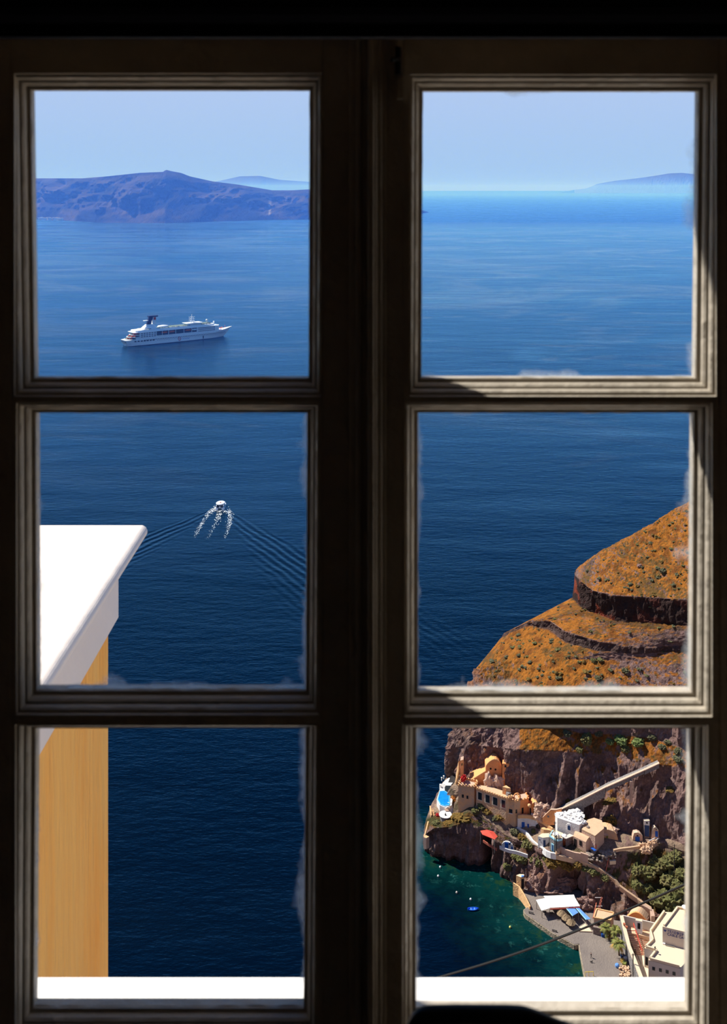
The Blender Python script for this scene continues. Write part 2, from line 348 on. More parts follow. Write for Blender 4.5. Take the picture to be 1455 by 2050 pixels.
# exterior window ledge
b = MB(); b.bx(HL, HR, YW+.02, 1.526, HB_-.06, HB_)
sill = b.build('window_ledge', M['wash'], label='whitewashed masonry ledge outside below the bottom panes', cat='ledge')
bv = sill.modifiers.new('bevel','BEVEL'); bv.width = .006; bv.segments = 3
# black chair whose curved top shows at the bottom edge
ch = empty('metal_chair', (wx(985,.85),.85,-1.6), label='black metal chair with a curved top rail inside below the right casement', cat='chair')
def cp(px, py): return (wx(px,.85)-wx(985,.85), 0, wz(py,.85)+1.6)
pts = [cp(822,2150), cp(824,2085), cp(833,2050), cp(852,2034), cp(900,2031), cp(960,2031), cp(1030,2032), cp(1060,2037), cp(1110,2058), cp(1160,2078), cp(1185,2120), cp(1190,2200)]
def smooth_path(p, n=5):
    p = [Vector(x) for x in p]; out = []
    for i in range(len(p)-1):
        p0, p1, p2, p3 = p[max(i-1,0)], p[i], p[i+1], p[min(i+2,len(p)-1)]
        for k in range(n):
            t = k/n; out.append(.5*((2*p1)+(p2-p0)*t+(2*p0-5*p1+4*p2-p3)*t*t+(3*p1-p0-3*p2+p3)*t**3))
    out.append(p[-1]); return out
b = MB(); b.tube(smooth_path(pts), .0072, 10); b.build('top_rail', M['frame_black'], ch, smooth=True)
b = MB(); b.lathe((0,-.2,.43), [(.02,.02),(.2,.02),(.205,.01),(.2,0),(.02,0)], 28); b.build('seat', M['frame_black'], ch)
for a, c in ((cp(822,2150), (-.14,-.06,.0)), (cp(1190,2200), (.16,-.06,.0))):
    b = MB(); b.tube(smooth_path([a, (c[0]*.9,-.02,.45), c]), .0085, 8); b.build('leg', M['frame_black'], ch)
for c in ((-.15,-.36,0),(.15,-.36,0)):
    b = MB(); b.tube([(c[0]*.8,-.33,.43), c], .0085, 8); b.build('leg', M['frame_black'], ch)
# ochre wall with white coping, left
D = 4.0
zt = -.335*D; xl = -.2157*D; zlb = zt-.030; xt = -.245*D; zt2 = -.4275*D; xo = -.2543*D; X0 = -3.0
pw = empty('terrace_wall', (-1.4, 3, -4.4), label='ochre terrace wall with a thick white coping running out on the left', cat='wall')
off = Vector((1.4,-3,4.4))
def ex(prof, y0, y1): 
    m_ = MB(); m_.extrude([Vector((x,y0,z))+off for x, z in prof], (0,y1-y0,0)); return m_
r_ = .018
m1 = ex([(X0,zt),(xl-.02,zt),(xl-.006,zt-.006),(xl,zt-.02),(xl,zlb-.006),(xl-.008,zlb-.012),(xt-.002,zlb-.06),(X0,zlb-.06)], 1.52, D)
o = m1.build('coping', M['coping_plaster'], pw); o['label'] = 'thick white coping slab'; bv = o.modifiers.new('b','BEVEL'); bv.width = .012; bv.segments = 3; bv.limit_method = 'ANGLE'
m1 = ex([(X0,zlb-.055),(xt,zlb-.055),(xt,zt2),(xo+.004,zt2-.03),(X0,zt2-.03)], 1.52, D-.004); o = m1.build('moulding', M['coping_plaster'], pw); o['label'] = 'beige band under the coping'
m1 = ex([(X0,zt2-.025),(xo,zt2-.025),(xo,-3.6),(X0,-3.6)], 1.52, D-.02); m1.build('wall_face', M['orange'], pw)

# unseen terrace added to bounce sunlight onto the ochre wall, and the hillside under the house (both below the ledge line)
b = MB(); b.bx(xo, 6, 1.52, 4.1, -3.6, -3.4); b.build('bounce_floor', M['paving'], kind='structure')
hs = MB(); rv = random.Random(5); nx_, ny_ = 60, 60; vs = []
for j in range(ny_):
    for i in range(nx_):
        y = 5+(j/(ny_-1))**1.2*235; x = -160+i*(360/(nx_-1)); z = -6-(y-5)*1.02
        vs.append((x+(rv.uniform(-2,2)), y, z-3*abs(noise.fractal(Vector((x*.04,y*.04,0)),1.,2.,5))-2 if j else -5.2))
hs.add(vs, [(j*nx_+i, j*nx_+i+1, (j+1)*nx_+i+1, (j+1)*nx_+i) for j in range(ny_-1) for i in range(nx_-1)])
hs.build('hillside', M['rockpale'], kind='structure')
# ---------------------------------------------------------------- headland terrain
ROWS = [  # (px, py, elevation) polylines from the shore up to the ridge
 [(846,1700,-2),(870,1722,-2),(910,1735,-2),(950,1742,-2),(975,1752,-2),(1005,1770,-2),(1030,1778,0),(1050,1783,1),(1075,1790,1.2),(1160,1800,1.2),(1190,1825,1.2),(1230,1846,1.2),(1304,1852,1),(1400,1900,1),(1650,2010,1)],
 [(847,1672,7),(870,1658,12),(900,1655,13),(935,1645,14),(960,1655,13),(985,1665,12),(1010,1690,10),(1040,1692,10),(1065,1703,10.5),(1100,1714,13),(1150,1724,13.5),(1193,1737,12),(1232,1762,9),(1304,1822,3),(1370,1850,3.5),(1650,1960,6)],
 [(853,1640,10),(870,1632,12),(900,1627,12.3),(912,1626,13.5),(935,1624,16),(960,1634,15.5),(985,1648,14.5),(1010,1670,12.5),(1040,1684,12),(1070,1692,13),(1100,1705,14.6),(1160,1714,15),(1225,1712,15.5),(1270,1702,15.5),(1320,1691,16),(1370,1712,15.5),(1650,1810,17)],
 [(866,1603,12.3),(900,1600,13.8),(913,1600,14.2),(917,1600,17.3),(935,1600,18),(975,1600,19.5),(1010,1612,18.5),(1028,1650,14),(1040,1656,13.6),(1057,1662,13.2),(1071,1666,13.2),(1083,1668,14),(1095,1672,15),(1100,1682,15.8),(1150,1692,16),(1210,1692,16.5),(1270,1690,16.5),(1330,1688,17),(1370,1705,17),(1650,1790,20)],
 [(893,1556,13.6),(911,1556,14.2),(914,1562,19.5),(940,1570,22),(1000,1575,22),(1040,1592,20.5),(1070,1620,18.5),(1105,1635,18),(1170,1642,17.8),(1210,1652,17.8),(1260,1668,17.5),(1290,1670,17.5),(1330,1676,18),(1370,1690,19),(1650,1770,24)],
 [(895,1500,26),(940,1490,34),(1000,1497,35),(1040,1500,38),(1130,1503,37.5),(1232,1510,37.5),(1320,1530,39.5),(1376,1535,41.5),(1650,1600,46)],
 [(906,1462,33),(940,1448,39.5),(1000,1450,41),(1044,1455,42),(1130,1456,43.5),(1160,1466,42.5),(1232,1468,43.3),(1300,1475,45),(1376,1500,46),(1650,1580,50)],
 [(925,1405,42),(960,1400,45),(1044,1405,50),(1100,1402,53),(1160,1400,54.5),(1232,1395,56),(1300,1392,59.5),(1376,1400,62),(1650,1430,74)],
 [(950,1342,48),(1000,1325,54),(1100,1320,60),(1200,1320,64),(1376,1330,72),(1650,1360,87)],
 [(1003,1276,55),(1060,1252,61),(1100,1260,63),(1130,1284,64),(1200,1304,67),(1275,1308,70),(1376,1302,75),(1650,1310,94)],
 [(1008,1268,56),(1060,1242,62.5),(1100,1243,66.3),(1130,1264,67.8),(1200,1285,70.6),(1275,1294,72.6),(1376,1292,77),(1650,1300,96)],
 [(1146,1196,71),(1165,1217,73),(1230,1242,77),(1300,1246,80),(1376,1252,84),(1650,1267,102)],
 [(1150,1148,80),(1165,1166,83.3),(1185,1182,84.5),(1230,1192,87),(1300,1196,90),(1376,1201,93.5),(1650,1215,110)],
 [(1151,1143,82),(1200,1110,93.2),(1250,1083,99.5),(1300,1055,105.4),(1340,1026,110),(1365,1014,113),(1450,960,123.3),(1650,850,148)],
]
# per band: (style, rib amplitude, bump amplitude)
BAND = ['cliff','slope','terrace','terrace','cliff','slope','cliff','slope','slope','ledge','slope','band','slope']
def row_sample(row, n):
    pxs = np.array([r[0] for r in row], float)
    t = np.linspace(0, 1, n); t = np.where(t < .82, t/.82*.62, .62+(t-.82)/.18*.38)  # denser in the visible part
    q = pxs[0]+(pxs[-1]-pxs[0])*t
    hh = np.interp(q, pxs, [r[2] for r in row]); pp = np.interp(q, pxs, [r[1] for r in row])
    z = SEA+hh; Y = -z*F/(pp-HY); return np.stack([(q-CX)/F*Y, Y, z], 1)
NC = 470
R_ = [row_sample(r, NC) for r in ROWS]
ridge = R_[-1]
def back(dx, dy, z): 
    o = ridge.copy(); o[:,0] = ridge[:,0]*(1+dy/ridge[:,1])+dx; o[:,1] += dy; o[:,2] = z; return o
b1 = back(2, 14, ridge[:,2]-3); b2 = back(8, 60, ridge[:,2]-34); b3 = back(20, 170, np.full(NC, SEA-3.))
R_ += [b1, b2, b3]; BAND += ['slope','slope','slope']
grid = []; band = []
for i in range(len(R_)-1):
    a, c = R_[i], R_[i+1]; d = float(np.percentile(np.linalg.norm(c-a, axis=1)[:int(NC*.85)], 70)); n = max(2, int(d/.62)) if i < 13 else 10
    for k in range(n): t = k/n; grid.append(a*(1-t)+c*t); band.append((i, t))
grid.append(R_[-1]); band.append((len(R_)-2, 1.))
P = np.array(grid); NR = len(P)
# end cap behind the left silhouette: extra columns curling away and down to the sea
first = P[:,0,:]; caps = []
for k, (dx, dy, f) in enumerate([(14,80,0.),(9,46,.25),(5,20,.6),(2.0,6,.86),(.6,1.6,.97)]):
    c = first.copy(); c[:,0] = first[:,0]*(1+dy/first[:,1])+dx; c[:,1] += dy
    c[:,2] = SEA-3+(first[:,2]-SEA+3)*f; caps.append(c)
P = np.concatenate([np.stack(caps, 1), P], 1); NCC = P.shape[1]
def normals(P):
    du = np.gradient(P, axis=1); dv = np.gradient(P, axis=0); n = np.cross(du, dv); return n/np.maximum(np.linalg.norm(n, axis=2, keepdims=True), 1e-9)
Nn = normals(P)
if Nn[:,:,2].mean() < 0: Nn = -Nn
# smooth the normals a little
for _ in range(6):
    Nn = (Nn+np.roll(Nn,1,0)+np.roll(Nn,-1,0)+np.roll(Nn,1,1)+np.roll(Nn,-1,1))/5
Nn /= np.maximum(np.linalg.norm(Nn, axis=2, keepdims=True), 1e-9)
AMP = {'cliff':(2.3,.6),'slope':(.0,.55),'terrace':(0,.18),'ledge':(.8,.8),'band':(1.2,1.1)}
disp = np.zeros((NR, NCC)); aux = np.zeros((NR, NCC, 3))
def fr(x, y, z, o): return noise.fractal(Vector((x,y,z)), 1.0, 2.0, o)
for r in range(NR):
    bi, t = band[r]; ra, ba = AMP[BAND[bi]]
    edge = min(1, 6*min(t, 1-t)+.12) if BAND[bi] in ('cliff','band','ledge') else 1
    nb = BAND[min(bi+1, len(BAND)-1)]; pb = BAND[max(bi-1,0)]
    if nb == 'terrace' and t > .7: ba *= .5
    for c in range(NCC):
        x, y, z = P[r,c]
        d = ba*(fr(x*.16, y*.16, z*.16, 6)*1.0)
        if ra:
            rib = noise.ridged_multi_fractal(Vector((x*.15, y*.15, z*(.012 if bi == 4 else .03))), 1.0, 2.1, 4, 1.0, 2.0)
            d += ra*(rib-1.1)*edge+.55*fr(x*.5, y*.5, z*.35, 4)
        elif BAND[bi] == 'slope': d += .28*fr(x*.6, y*.6, z*.9, 4)
        if bi in (3,4,5,6,7) and x < 62: d += (1.5 if bi > 4 else .7)*min(1,(62-x)/12)*(noise.ridged_multi_fractal(Vector((x*.22+4, y*.22, z*.16)), .9, 2.2, 5, 1.0, 2.0)-1.0)
        if bi == 0:
            pq = CX+x*F/y; d -= (7*math.exp(-((pq-974)/6.5)**2)*min(1,(1-t)*1.6)+5.5*math.exp(-((pq-1142)/30)**4)*min(1,(1-t)*1.8))*min(1,t*6+.5)
        disp[r,c] = d; aux[r,c] = (fr(x*.07+9, y*.07, z*.12, 4), fr(x*.35, y*.35+5, z*.35, 5), fr(x*1.1, y*1.1, z*1.1+3, 3))
disp[0] *= .3
disp[:,:4] *= .25
for r in range(NR):
    if band[r][0] >= 8: disp[r,4:26] *= np.linspace(.15,1,22)
P = P+Nn*disp[:,:,None]
N2 = normals(P); N2 = -N2 if N2[:,:,2].mean() < 0 else N2
pyx = HY-P[:,:,2]*F/P[:,:,1]; pxx = CX+P[:,:,0]*F/P[:,:,1]
H = P[:,:,2]-SEA
rock = np.array([.25,.15,.13]); rock2 = np.array([.145,.09,.08]); rock3 = np.array([.42,.28,.24])
blackr = np.array([.050,.028,.024]); redr = np.array([.26,.055,.028])
gr1 = np.array([.40,.142,.020]); gr2 = np.array([.22,.075,.016]); gr3 = np.array([.16,.085,.025]); grn = np.array([.075,.07,.025]); soil = np.array([.36,.25,.17])
C = np.zeros((NR, NCC, 3))
a0, a1, a2 = aux[:,:,0:1], aux[:,:,1:2], aux[:,:,2:3]
sm = lambda v, a, b: np.clip((v-a)/(b-a), 0, 1)
nzv = N2[:,:,2:3]
rk = rock+(rock2-rock)*sm(a0+a1*.5, -.1, .35); rk = rk+(rock3-rk)*sm(a1+a2*.6, .25, .6)*.8
gs = gr1+(gr2-gr1)*sm(a1, .0, .4); gs = gs+(gr3-gs)*sm(a2+a0, .15, .5); gs = gs+(grn-gs)*sm(a2-a0*.3, .42, .6)*.8
bandi = np.array([b[0] for b in band])[:,None,None]*np.ones((1,NCC,1)); tt = np.array([b[1] for b in band])[:,None,None]*np.ones((1,NCC,1))
isb = lambda *k: np.isin(bandi, k)
g = sm(nzv+a1*.25, .50, .62)
g = np.where(isb(0), g*.35, g)
g = np.where(isb(4,6), sm(nzv+a1*.3, .62,.8)*sm(tt, .2,.5), g)
g = np.where(isb(5)&(pxx[:,:,None] >= 1040), np.maximum(g, sm(.62+a1*1.1+a2*.5, .22, .5)), g)
g = np.where(isb(5)&(pxx[:,:,None] < 1040), g*.3*sm(a0, 0, .2), g)
g = np.where(isb(7)&(pxx[:,:,None] < 960), g*.5, g)
g = np.where(isb(9,11), sm(nzv+a1*.2, .8,.95)*.3, g)
C = rk*(1-g)+gs*g
bandcol = blackr+(redr-blackr)*sm(a0+a1*.6, .12, .4)*np.where(pxx[:,:,None] < 1230, 1, .25)
C = np.where(isb(11), bandcol, C)
C = np.where(isb(9), rk*.42*(1-g)+gs*g*.6, C)
C = np.where(isb(10)&(tt > .75)&(pxx[:,:,None] > 1150), C*.5+gr3*.3, C)
lowsc = gr3*.8+(grn-gr3*.8)*sm(a1, -.1,.25)
C = np.where(isb(1)&(g > .3), lowsc, C)
tr_ = soil+(rock-soil)*sm(a1, 0,.4); lf = sm(a0+a1*.5, .05, .3)
C = np.where(isb(2,3), tr_*(1-lf*.7)+lowsc*lf*.7, C)
C = np.where(isb(0)&(H[:,:,None] < 1.2), C*.45, C)
C = np.clip(C*.84, .008, 1)
idx = np.arange(NR*NCC).reshape(NR, NCC)
q = np.stack([idx[:-1,:-1], idx[:-1,1:], idx[1:,1:], idx[1:,:-1]], -1).reshape(-1,4)
me = bpy.data.meshes.new('headland'); me.from_pydata(P.reshape(-1,3).tolist(), [], q.tolist())
at = me.color_attributes.new('col', 'FLOAT_COLOR', 'POINT'); at.data.foreach_set('color', np.concatenate([C, np.ones((NR,NCC,1))], 2).astype(np.float32).ravel())
me.materials.append(M['terrain']); me.update()
hl = bpy.data.objects.new('headland', me); COL.objects.link(hl); tag(hl, 'steep golden and purple rock headland dropping into the sea', kind='structure')
BVH = BVHTree.FromPolygons([Vector(v) for v in P.reshape(-1,3).tolist()], q.tolist())
def hit(px, py):
    d = Vector(((px-CX)/F, 1, -(py-HY)/F)); loc, nn, i, dist = BVH.ray_cast(Vector((0,0,0)), d.normalized())
    return loc
def ground(x, y, top=0.):
    loc, nn, i, dist = BVH.ray_cast(Vector((x,y,top)), Vector((0,0,-1)))
    return loc.z if loc else SEA
# ---------------------------------------------------------------- quay
QH = 1.6
quay_px = [(1048.5,1821.5),(1052,1829),(1105,1866),(1149.5,1890.5),(1159,1889),(1172,1960),(1182,2010),(1330,2200),(1600,2200),(1600,1900),(1300,1812),(1200,1790),(1100,1772),(1052,1776),(1040,1779),(1044,1786),(1060,1814)]
qp = [G(a, b, QH) for a, b in quay_px]
b = MB(); b.prism([(p.x,p.y) for p in qp], SEA-4, SEA+QH, 0)
qo = b.build('quay', [M['concrete']], kind='structure', label='grey concrete quay along the foot of the cliff')
qb = MB()
for i in list(range(0,6))+[15,16]:
    a, c = qp[i], qp[(i+1)%len(qp)]; n = Vector((c.y-a.y, a.x-c.x, 0)).normalized()*.04
    if n.y > 0 : n = n
    qb.seg(a+Vector((0,0,-.12)), c+Vector((0,0,-.12)), .5, 3.5)
qb.build('quay_edge', M['quaywall'], kind='structure')
# ---------------------------------------------------------------- sea
shore = [Vector((p[0],p[1])) for p in P[0, 5:5+300:6].tolist()]+[Vector((p.x,p.y)) for p in qp[:8]]
sh = np.array([(p.x,p.y) for p in shore])
def axis(dense, far0, far1, g=1.35):
    a = list(dense); st = a[1]-a[0]
    s = st
    while a[-1] < far1: s *= g; a.append(a[-1]+s)
    s = st
    while a[0] > far0: s *= g; a.insert(0, a[0]-s)
    return np.array(a)
xs = axis(np.arange(-30,190,1.6), -150000, 150000); ys = axis(np.arange(255,400,1.6), 120, 170000)
ys = ys[ys > 100]
XX, YY = np.meshgrid(xs, ys); dd = np.full(XX.shape, 1e9)
for k in range(len(sh)-1):
    a, c = sh[k], sh[k+1]; ab = c-a; L2 = max(1e-6, (ab**2).sum())
    if L2 > 60**2: continue
    t = np.clip(((XX-a[0])*ab[0]+(YY-a[1])*ab[1])/L2, 0, 1); dd = np.minimum(dd, np.hypot(XX-a[0]-t*ab[0], YY-a[1]-t*ab[1]))
me = bpy.data.meshes.new('sea'); ny, nx = XX.shape
me.from_pydata(np.stack([XX, YY, np.full(XX.shape, SEA)], -1).reshape(-1,3).tolist(), [], np.stack([(np.arange(ny*nx).reshape(ny,nx))[a:b_, c:d_] for a,b_,c,d_ in ((0,-1,0,-1),(0,-1,1,None),(1,None,1,None),(1,None,0,-1))], -1).reshape(-1,4).tolist())
at = me.attributes.new('shore', 'FLOAT', 'POINT'); at.data.foreach_set('value', np.exp(-dd/13.).astype(np.float32).ravel())
m = bpy.data.materials.new('sea_water'); m.use_nodes = True; N = m.node_tree.nodes; L = m.node_tree.links; bs = N['Principled BSDF']
def nd(t, **k):
    n = N.new(t)
    for a, v in k.items(): setattr(n, a, v)
    return n
def mth(op, a, b=None, clamp=False):
    q_ = N.new('ShaderNodeMath'); q_.operation = op; q_.use_clamp = clamp
    for i, v in enumerate((a, b)):
        if v is None: continue
        if isinstance(v, (int,float)): q_.inputs[i].default_value = v
        else: L.new(v, q_.inputs[i])
    return q_.outputs[0]
def mixc(f, a, b):
    x = N.new('ShaderNodeMix'); x.data_type = 'RGBA'
    for i, v in ((0,f),(6,a),(7,b)):
        if isinstance(v, tuple): x.inputs[i].default_value = (*v,1)
        elif isinstance(v, (int,float)): x.inputs[i].default_value = v
        else: L.new(v, x.inputs[i])
    return x.outputs[2]
def nz_(scale, stretch=(1,1,1), det=4, rough=.55, dist=0.):
    mp = nd('ShaderNodeMapping'); mp.inputs['Scale'].default_value = stretch; L.new(tcs.outputs['Object'], mp.inputs[0])
    n = nd('ShaderNodeTexNoise'); n.inputs['Scale'].default_value = scale; n.inputs['Detail'].default_value = det; n.inputs['Roughness'].default_value = rough; n.inputs['Distortion'].default_value = dist
    L.new(mp.outputs[0], n.inputs['Vector']); return n.outputs['Fac']
def rng(v, a, b, c=0., d=1.):
    r = nd('ShaderNodeMapRange'); r.clamp = True
    for k, x in zip(('From Min','From Max','To Min','To Max'), (a,b,c,d)): r.inputs[k].default_value = x
    L.new(v, r.inputs['Value']); return r.outputs[0]
tcs = nd('ShaderNodeTexCoord'); sp = nd('ShaderNodeSeparateXYZ'); L.new(tcs.outputs['Object'], sp.inputs[0])
att = nd('ShaderNodeAttribute', attribute_name='shore')
patch = nz_(.16, (1,1,1), 5, .7)
shal = mth('MULTIPLY', att.outputs['Fac'], rng(patch, .3, .7, .45, 1.4), True)
base = mixc(rng(shal, .10, .62), (.0001,.002,.006), (.001,.024,.023))
base = mixc(mth('MULTIPLY', rng(nz_(.33,(1,1,1),6,.75), .56, .68), rng(att.outputs['Fac'], .25, .6)), base, (.02,.10,.085))
base = mixc(mth('MULTIPLY', rng(nz_(.22,(1,1,1),5,.7), .5, .6), rng(att.outputs['Fac'], .5, .85)), base, (.010,.035,.015))
# slow streaks of calmer water, their brighter reflection put into the colour
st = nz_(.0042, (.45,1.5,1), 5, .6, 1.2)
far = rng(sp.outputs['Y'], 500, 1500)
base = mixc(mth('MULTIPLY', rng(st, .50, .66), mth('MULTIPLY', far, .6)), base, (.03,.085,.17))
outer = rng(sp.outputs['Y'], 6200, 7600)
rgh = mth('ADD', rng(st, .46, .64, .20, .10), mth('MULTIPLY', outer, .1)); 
# ripples; wake of the motor boat (two arms) and an older swell near the headland
def wake(x0, y0, reach, lam, wide):
    dx = mth('ABSOLUTE', mth('SUBTRACT', sp.outputs['X'], x0)); dy = mth('SUBTRACT', y0, sp.outputs['Y'])
    rat = mth('DIVIDE', dx, mth('MAXIMUM', dy, 1.)); ph = mth('SUBTRACT', mth('MULTIPLY', dy, .60), mth('MULTIPLY', dx, 1.0))
    wob = mth('MULTIPLY', nz_(.03,(1,1,1),2), 9.)
    wv = mth('SINE', mth('MULTIPLY', mth('ADD', ph, wob), 6.283/lam))
    msk = mth('MULTIPLY', rng(rat, wide[0], wide[1]), rng(rat, wide[2], wide[3], 1, 0))
    msk = mth('MULTIPLY', msk, mth('MULTIPLY', rng(dy, 3, 14), rng(dy, reach*.45, reach, 1, 0)))
    return mth('MULTIPLY', wv, msk)
wk = wake(-107.8, 757, 260, 6.5, (.30,.44,.64,.80))
wk2 = wake(-62, 640, 300, 8, (.24,.34,.44,.54))
rip = mth('ADD', mth('MULTIPLY', nz_(.8,(.4,1.,1),3,.6), .42), mth('MULTIPLY', nz_(.22,(.5,1.2,1),3,.55), .8))
swl = mth('MULTIPLY', nz_(.02,(.5,1.3,1),3,.5), 3.0)
wk2 = mth('MULTIPLY', wk2, rng(sp.outputs['X'], 15, 30))
hgt = mth('ADD', mth('ADD', rip, swl), mth('ADD', mth('MULTIPLY', wk, .5), mth('MULTIPLY', wk2, .35)))
bp = nd('ShaderNodeBump'); bp.inputs['Strength'].default_value = 1; bp.inputs['Distance'].default_value = .5; L.new(hgt, bp.inputs['Height']); 
dfb = nd('ShaderNodeBsdfDiffuse'); L.new(base, dfb.inputs['Color']); L.new(bp.outputs[0], dfb.inputs['Normal'])
glb = nd('ShaderNodeBsdfGlossy'); 
streak = mth('MAXIMUM', rng(nz_(.0028,(.7,1.0,1),7,.62,1.8), .50, .68), mth('MULTIPLY', rng(nz_(.007,(.5,1.0,1),6,.6,2.4), .59, .67), .8))  # brighter mirroring of calm slicks painted as glossy colour
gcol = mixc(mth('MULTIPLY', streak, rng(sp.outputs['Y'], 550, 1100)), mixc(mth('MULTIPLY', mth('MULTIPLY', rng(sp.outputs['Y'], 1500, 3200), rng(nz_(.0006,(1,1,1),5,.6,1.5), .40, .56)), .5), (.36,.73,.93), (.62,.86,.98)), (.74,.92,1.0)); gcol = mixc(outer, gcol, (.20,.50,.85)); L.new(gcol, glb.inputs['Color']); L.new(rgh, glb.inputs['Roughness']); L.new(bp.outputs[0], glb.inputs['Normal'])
frs = nd('ShaderNodeFresnel'); frs.inputs['IOR'].default_value = 1.333; L.new(bp.outputs[0], frs.inputs['Normal'])
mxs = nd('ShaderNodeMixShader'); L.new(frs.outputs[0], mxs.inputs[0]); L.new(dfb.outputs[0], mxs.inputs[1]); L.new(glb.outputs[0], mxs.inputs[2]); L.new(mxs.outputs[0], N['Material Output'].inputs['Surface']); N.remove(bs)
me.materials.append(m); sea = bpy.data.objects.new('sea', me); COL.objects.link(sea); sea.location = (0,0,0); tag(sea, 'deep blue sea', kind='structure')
# ---------------------------------------------------------------- haze over the sea
hz = MB(); hz.bx(-60000,60000,600,45000,SEA-1,SEA+430); hm = bpy.data.materials.new('sea_haze'); hm.use_nodes = True
for n in list(hm.node_tree.nodes): 
    if n.type == 'BSDF_PRINCIPLED': hm.node_tree.nodes.remove(n)
vs_ = hm.node_tree.nodes.new('ShaderNodeVolumeScatter'); vs_.inputs['Color'].default_value = (.075,.22,.88,1); vs_.inputs['Density'].default_value = 1.3e-4
hm.node_tree.links.new(vs_.outputs[0], hm.node_tree.nodes['Material Output'].inputs['Volume'])
tag(hz.build('sea_haze', hm), 'thin blue haze over the distant sea', 'haze', kind='stuff')
# ---------------------------------------------------------------- far islands
def island(name, base, ridge_, Yr, label, seed, back=2500, n=260, m_=26, cw=1., pale=False):
    bx_ = np.array([p[0] for p in base], float); q = np.linspace(bx_[0], bx_[-1], n); rows = []
    by = np.interp(q, bx_, [p[1] for p in base]); ry = np.interp(q, [p[0] for p in ridge_], [p[1] for p in ridge_])
    Yb = -SEA*F/(by-HY); A = np.stack([(q-CX)/F*Yb, Yb, np.full(n, SEA-4.)], 1)
    Yt = Yb+Yr; B = np.stack([(q-CX)/F*Yt, Yt, -(ry-HY)/F*Yt], 1)
    for k in range(m_):
        t = k/(m_-1); p = A*(1-t)+B*t; p[:,2] = A[:,2]+(B[:,2]-A[:,2])*(t**.8)
        for i in range(n):
            e = math.sin(math.pi*t)*(.12 if pale else 1)
            f_ = noise.ridged_multi_fractal(Vector((p[i,0]*.0022, seed, t*.9)), 1., 2.1, 5, 1., 2.)-1.1
            f2 = fr(p[i,0]*.006, t*5, seed, 4)
            p[i,1] -= e*(f_*Yr*.34+f2*Yr*.16); p[i,2] += e*(18*f2+16*f_)*cw
        rows.append(p)
    C_ = B.copy(); C_[:,1] += back; C_[:,2] = SEA-4; rows.append(C_); P_ = np.array(rows); mm = len(P_)
    col = np.zeros((mm,n,4)); col[:,:,3] = 1
    for r in range(mm):
        for i in range(n):
            x, y, z = P_[r,i]; a_ = fr(x*.0016, y*.0016, seed, 4); s_ = fr(x*.004, z*.02, seed+3, 4)
            k = min(1, max(0, .35+s_*1.9+a_*.8)); c0 = np.array([.001,.004,.006])*(1-k)+np.array([.060,.046,.030])*k  # dark noise patches paint shadow contrast into the rock colour
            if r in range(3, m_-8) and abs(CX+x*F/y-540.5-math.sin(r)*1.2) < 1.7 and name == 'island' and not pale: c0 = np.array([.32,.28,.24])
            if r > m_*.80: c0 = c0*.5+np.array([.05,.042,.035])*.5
            col[r,i,:3] = (.08,.10,.12) if pale else c0  # horizon islands: haze put into an even, pale base colour
    me = bpy.data.meshes.new(name); ii = np.arange(mm*n).reshape(mm,n)
    me.from_pydata(P_.reshape(-1,3).tolist(), [], np.stack([ii[:-1,:-1], ii[:-1,1:], ii[1:,1:], ii[1:,:-1]], -1).reshape(-1,4).tolist())
    at = me.color_attributes.new('col', 'FLOAT_COLOR', 'POINT'); at.data.foreach_set('color', col.astype(np.float32).ravel()); me.materials.append(M['island'])
    o = bpy.data.objects.new(name, me); COL.objects.link(o); tag(o, label, kind='structure'); return o
island('island', [(-60,436),(75,438),(135,442),(200,446),(330,447),(420,444),(520,441),(620,439),(760,434),(866,427)],
       [(-60,352),(75,357),(165,357),(215,353),(280,346),(328,344),(331,339.5),(345,343),(362,346),(380,353),(425,363),(480,370),(545,381),(585,381),(620,379),(700,384),(780,402),(840,419),(866,427)], 900,
       'dark blue volcanic island ridge across the bay', 2.3)
island('island', [(1150,386.6),(1500,386.6)], [(1150,380),(1175,377),(1195,368),(1230,362),(1275,357),(1310,352),(1340,347),(1365,346),(1400,350),(1500,360)], 3000, 'faint pale island on the horizon, seen through the right casement', 5.1, n=90, m_=8, back=6000, pale=True)
island('island', [(360,386.6),(720,386.6)], [(360,372),(430,364),(480,353),(520,352),(560,360),(620,364),(720,372)], 3000, 'barely visible pale island behind the dark island ridge', 8.1, n=70, m_=8, back=6000, pale=True)
hv = empty('shore_village', W(118,432,7900), label='row of tiny white houses on the far island shore at the left', cat='village')
rv = random.Random(3)
for k in range(16):
    b = MB(); p = G(84+k*3.1+rv.uniform(-1,1), 437.2+rv.uniform(-1.3,.4), 14)-hv.location; w_ = rv.uniform(14,26); b.box((p.x,p.y-60,p.z-4), (w_,14,rv.uniform(16,24))); b.build('house', M['wash_far'], hv)
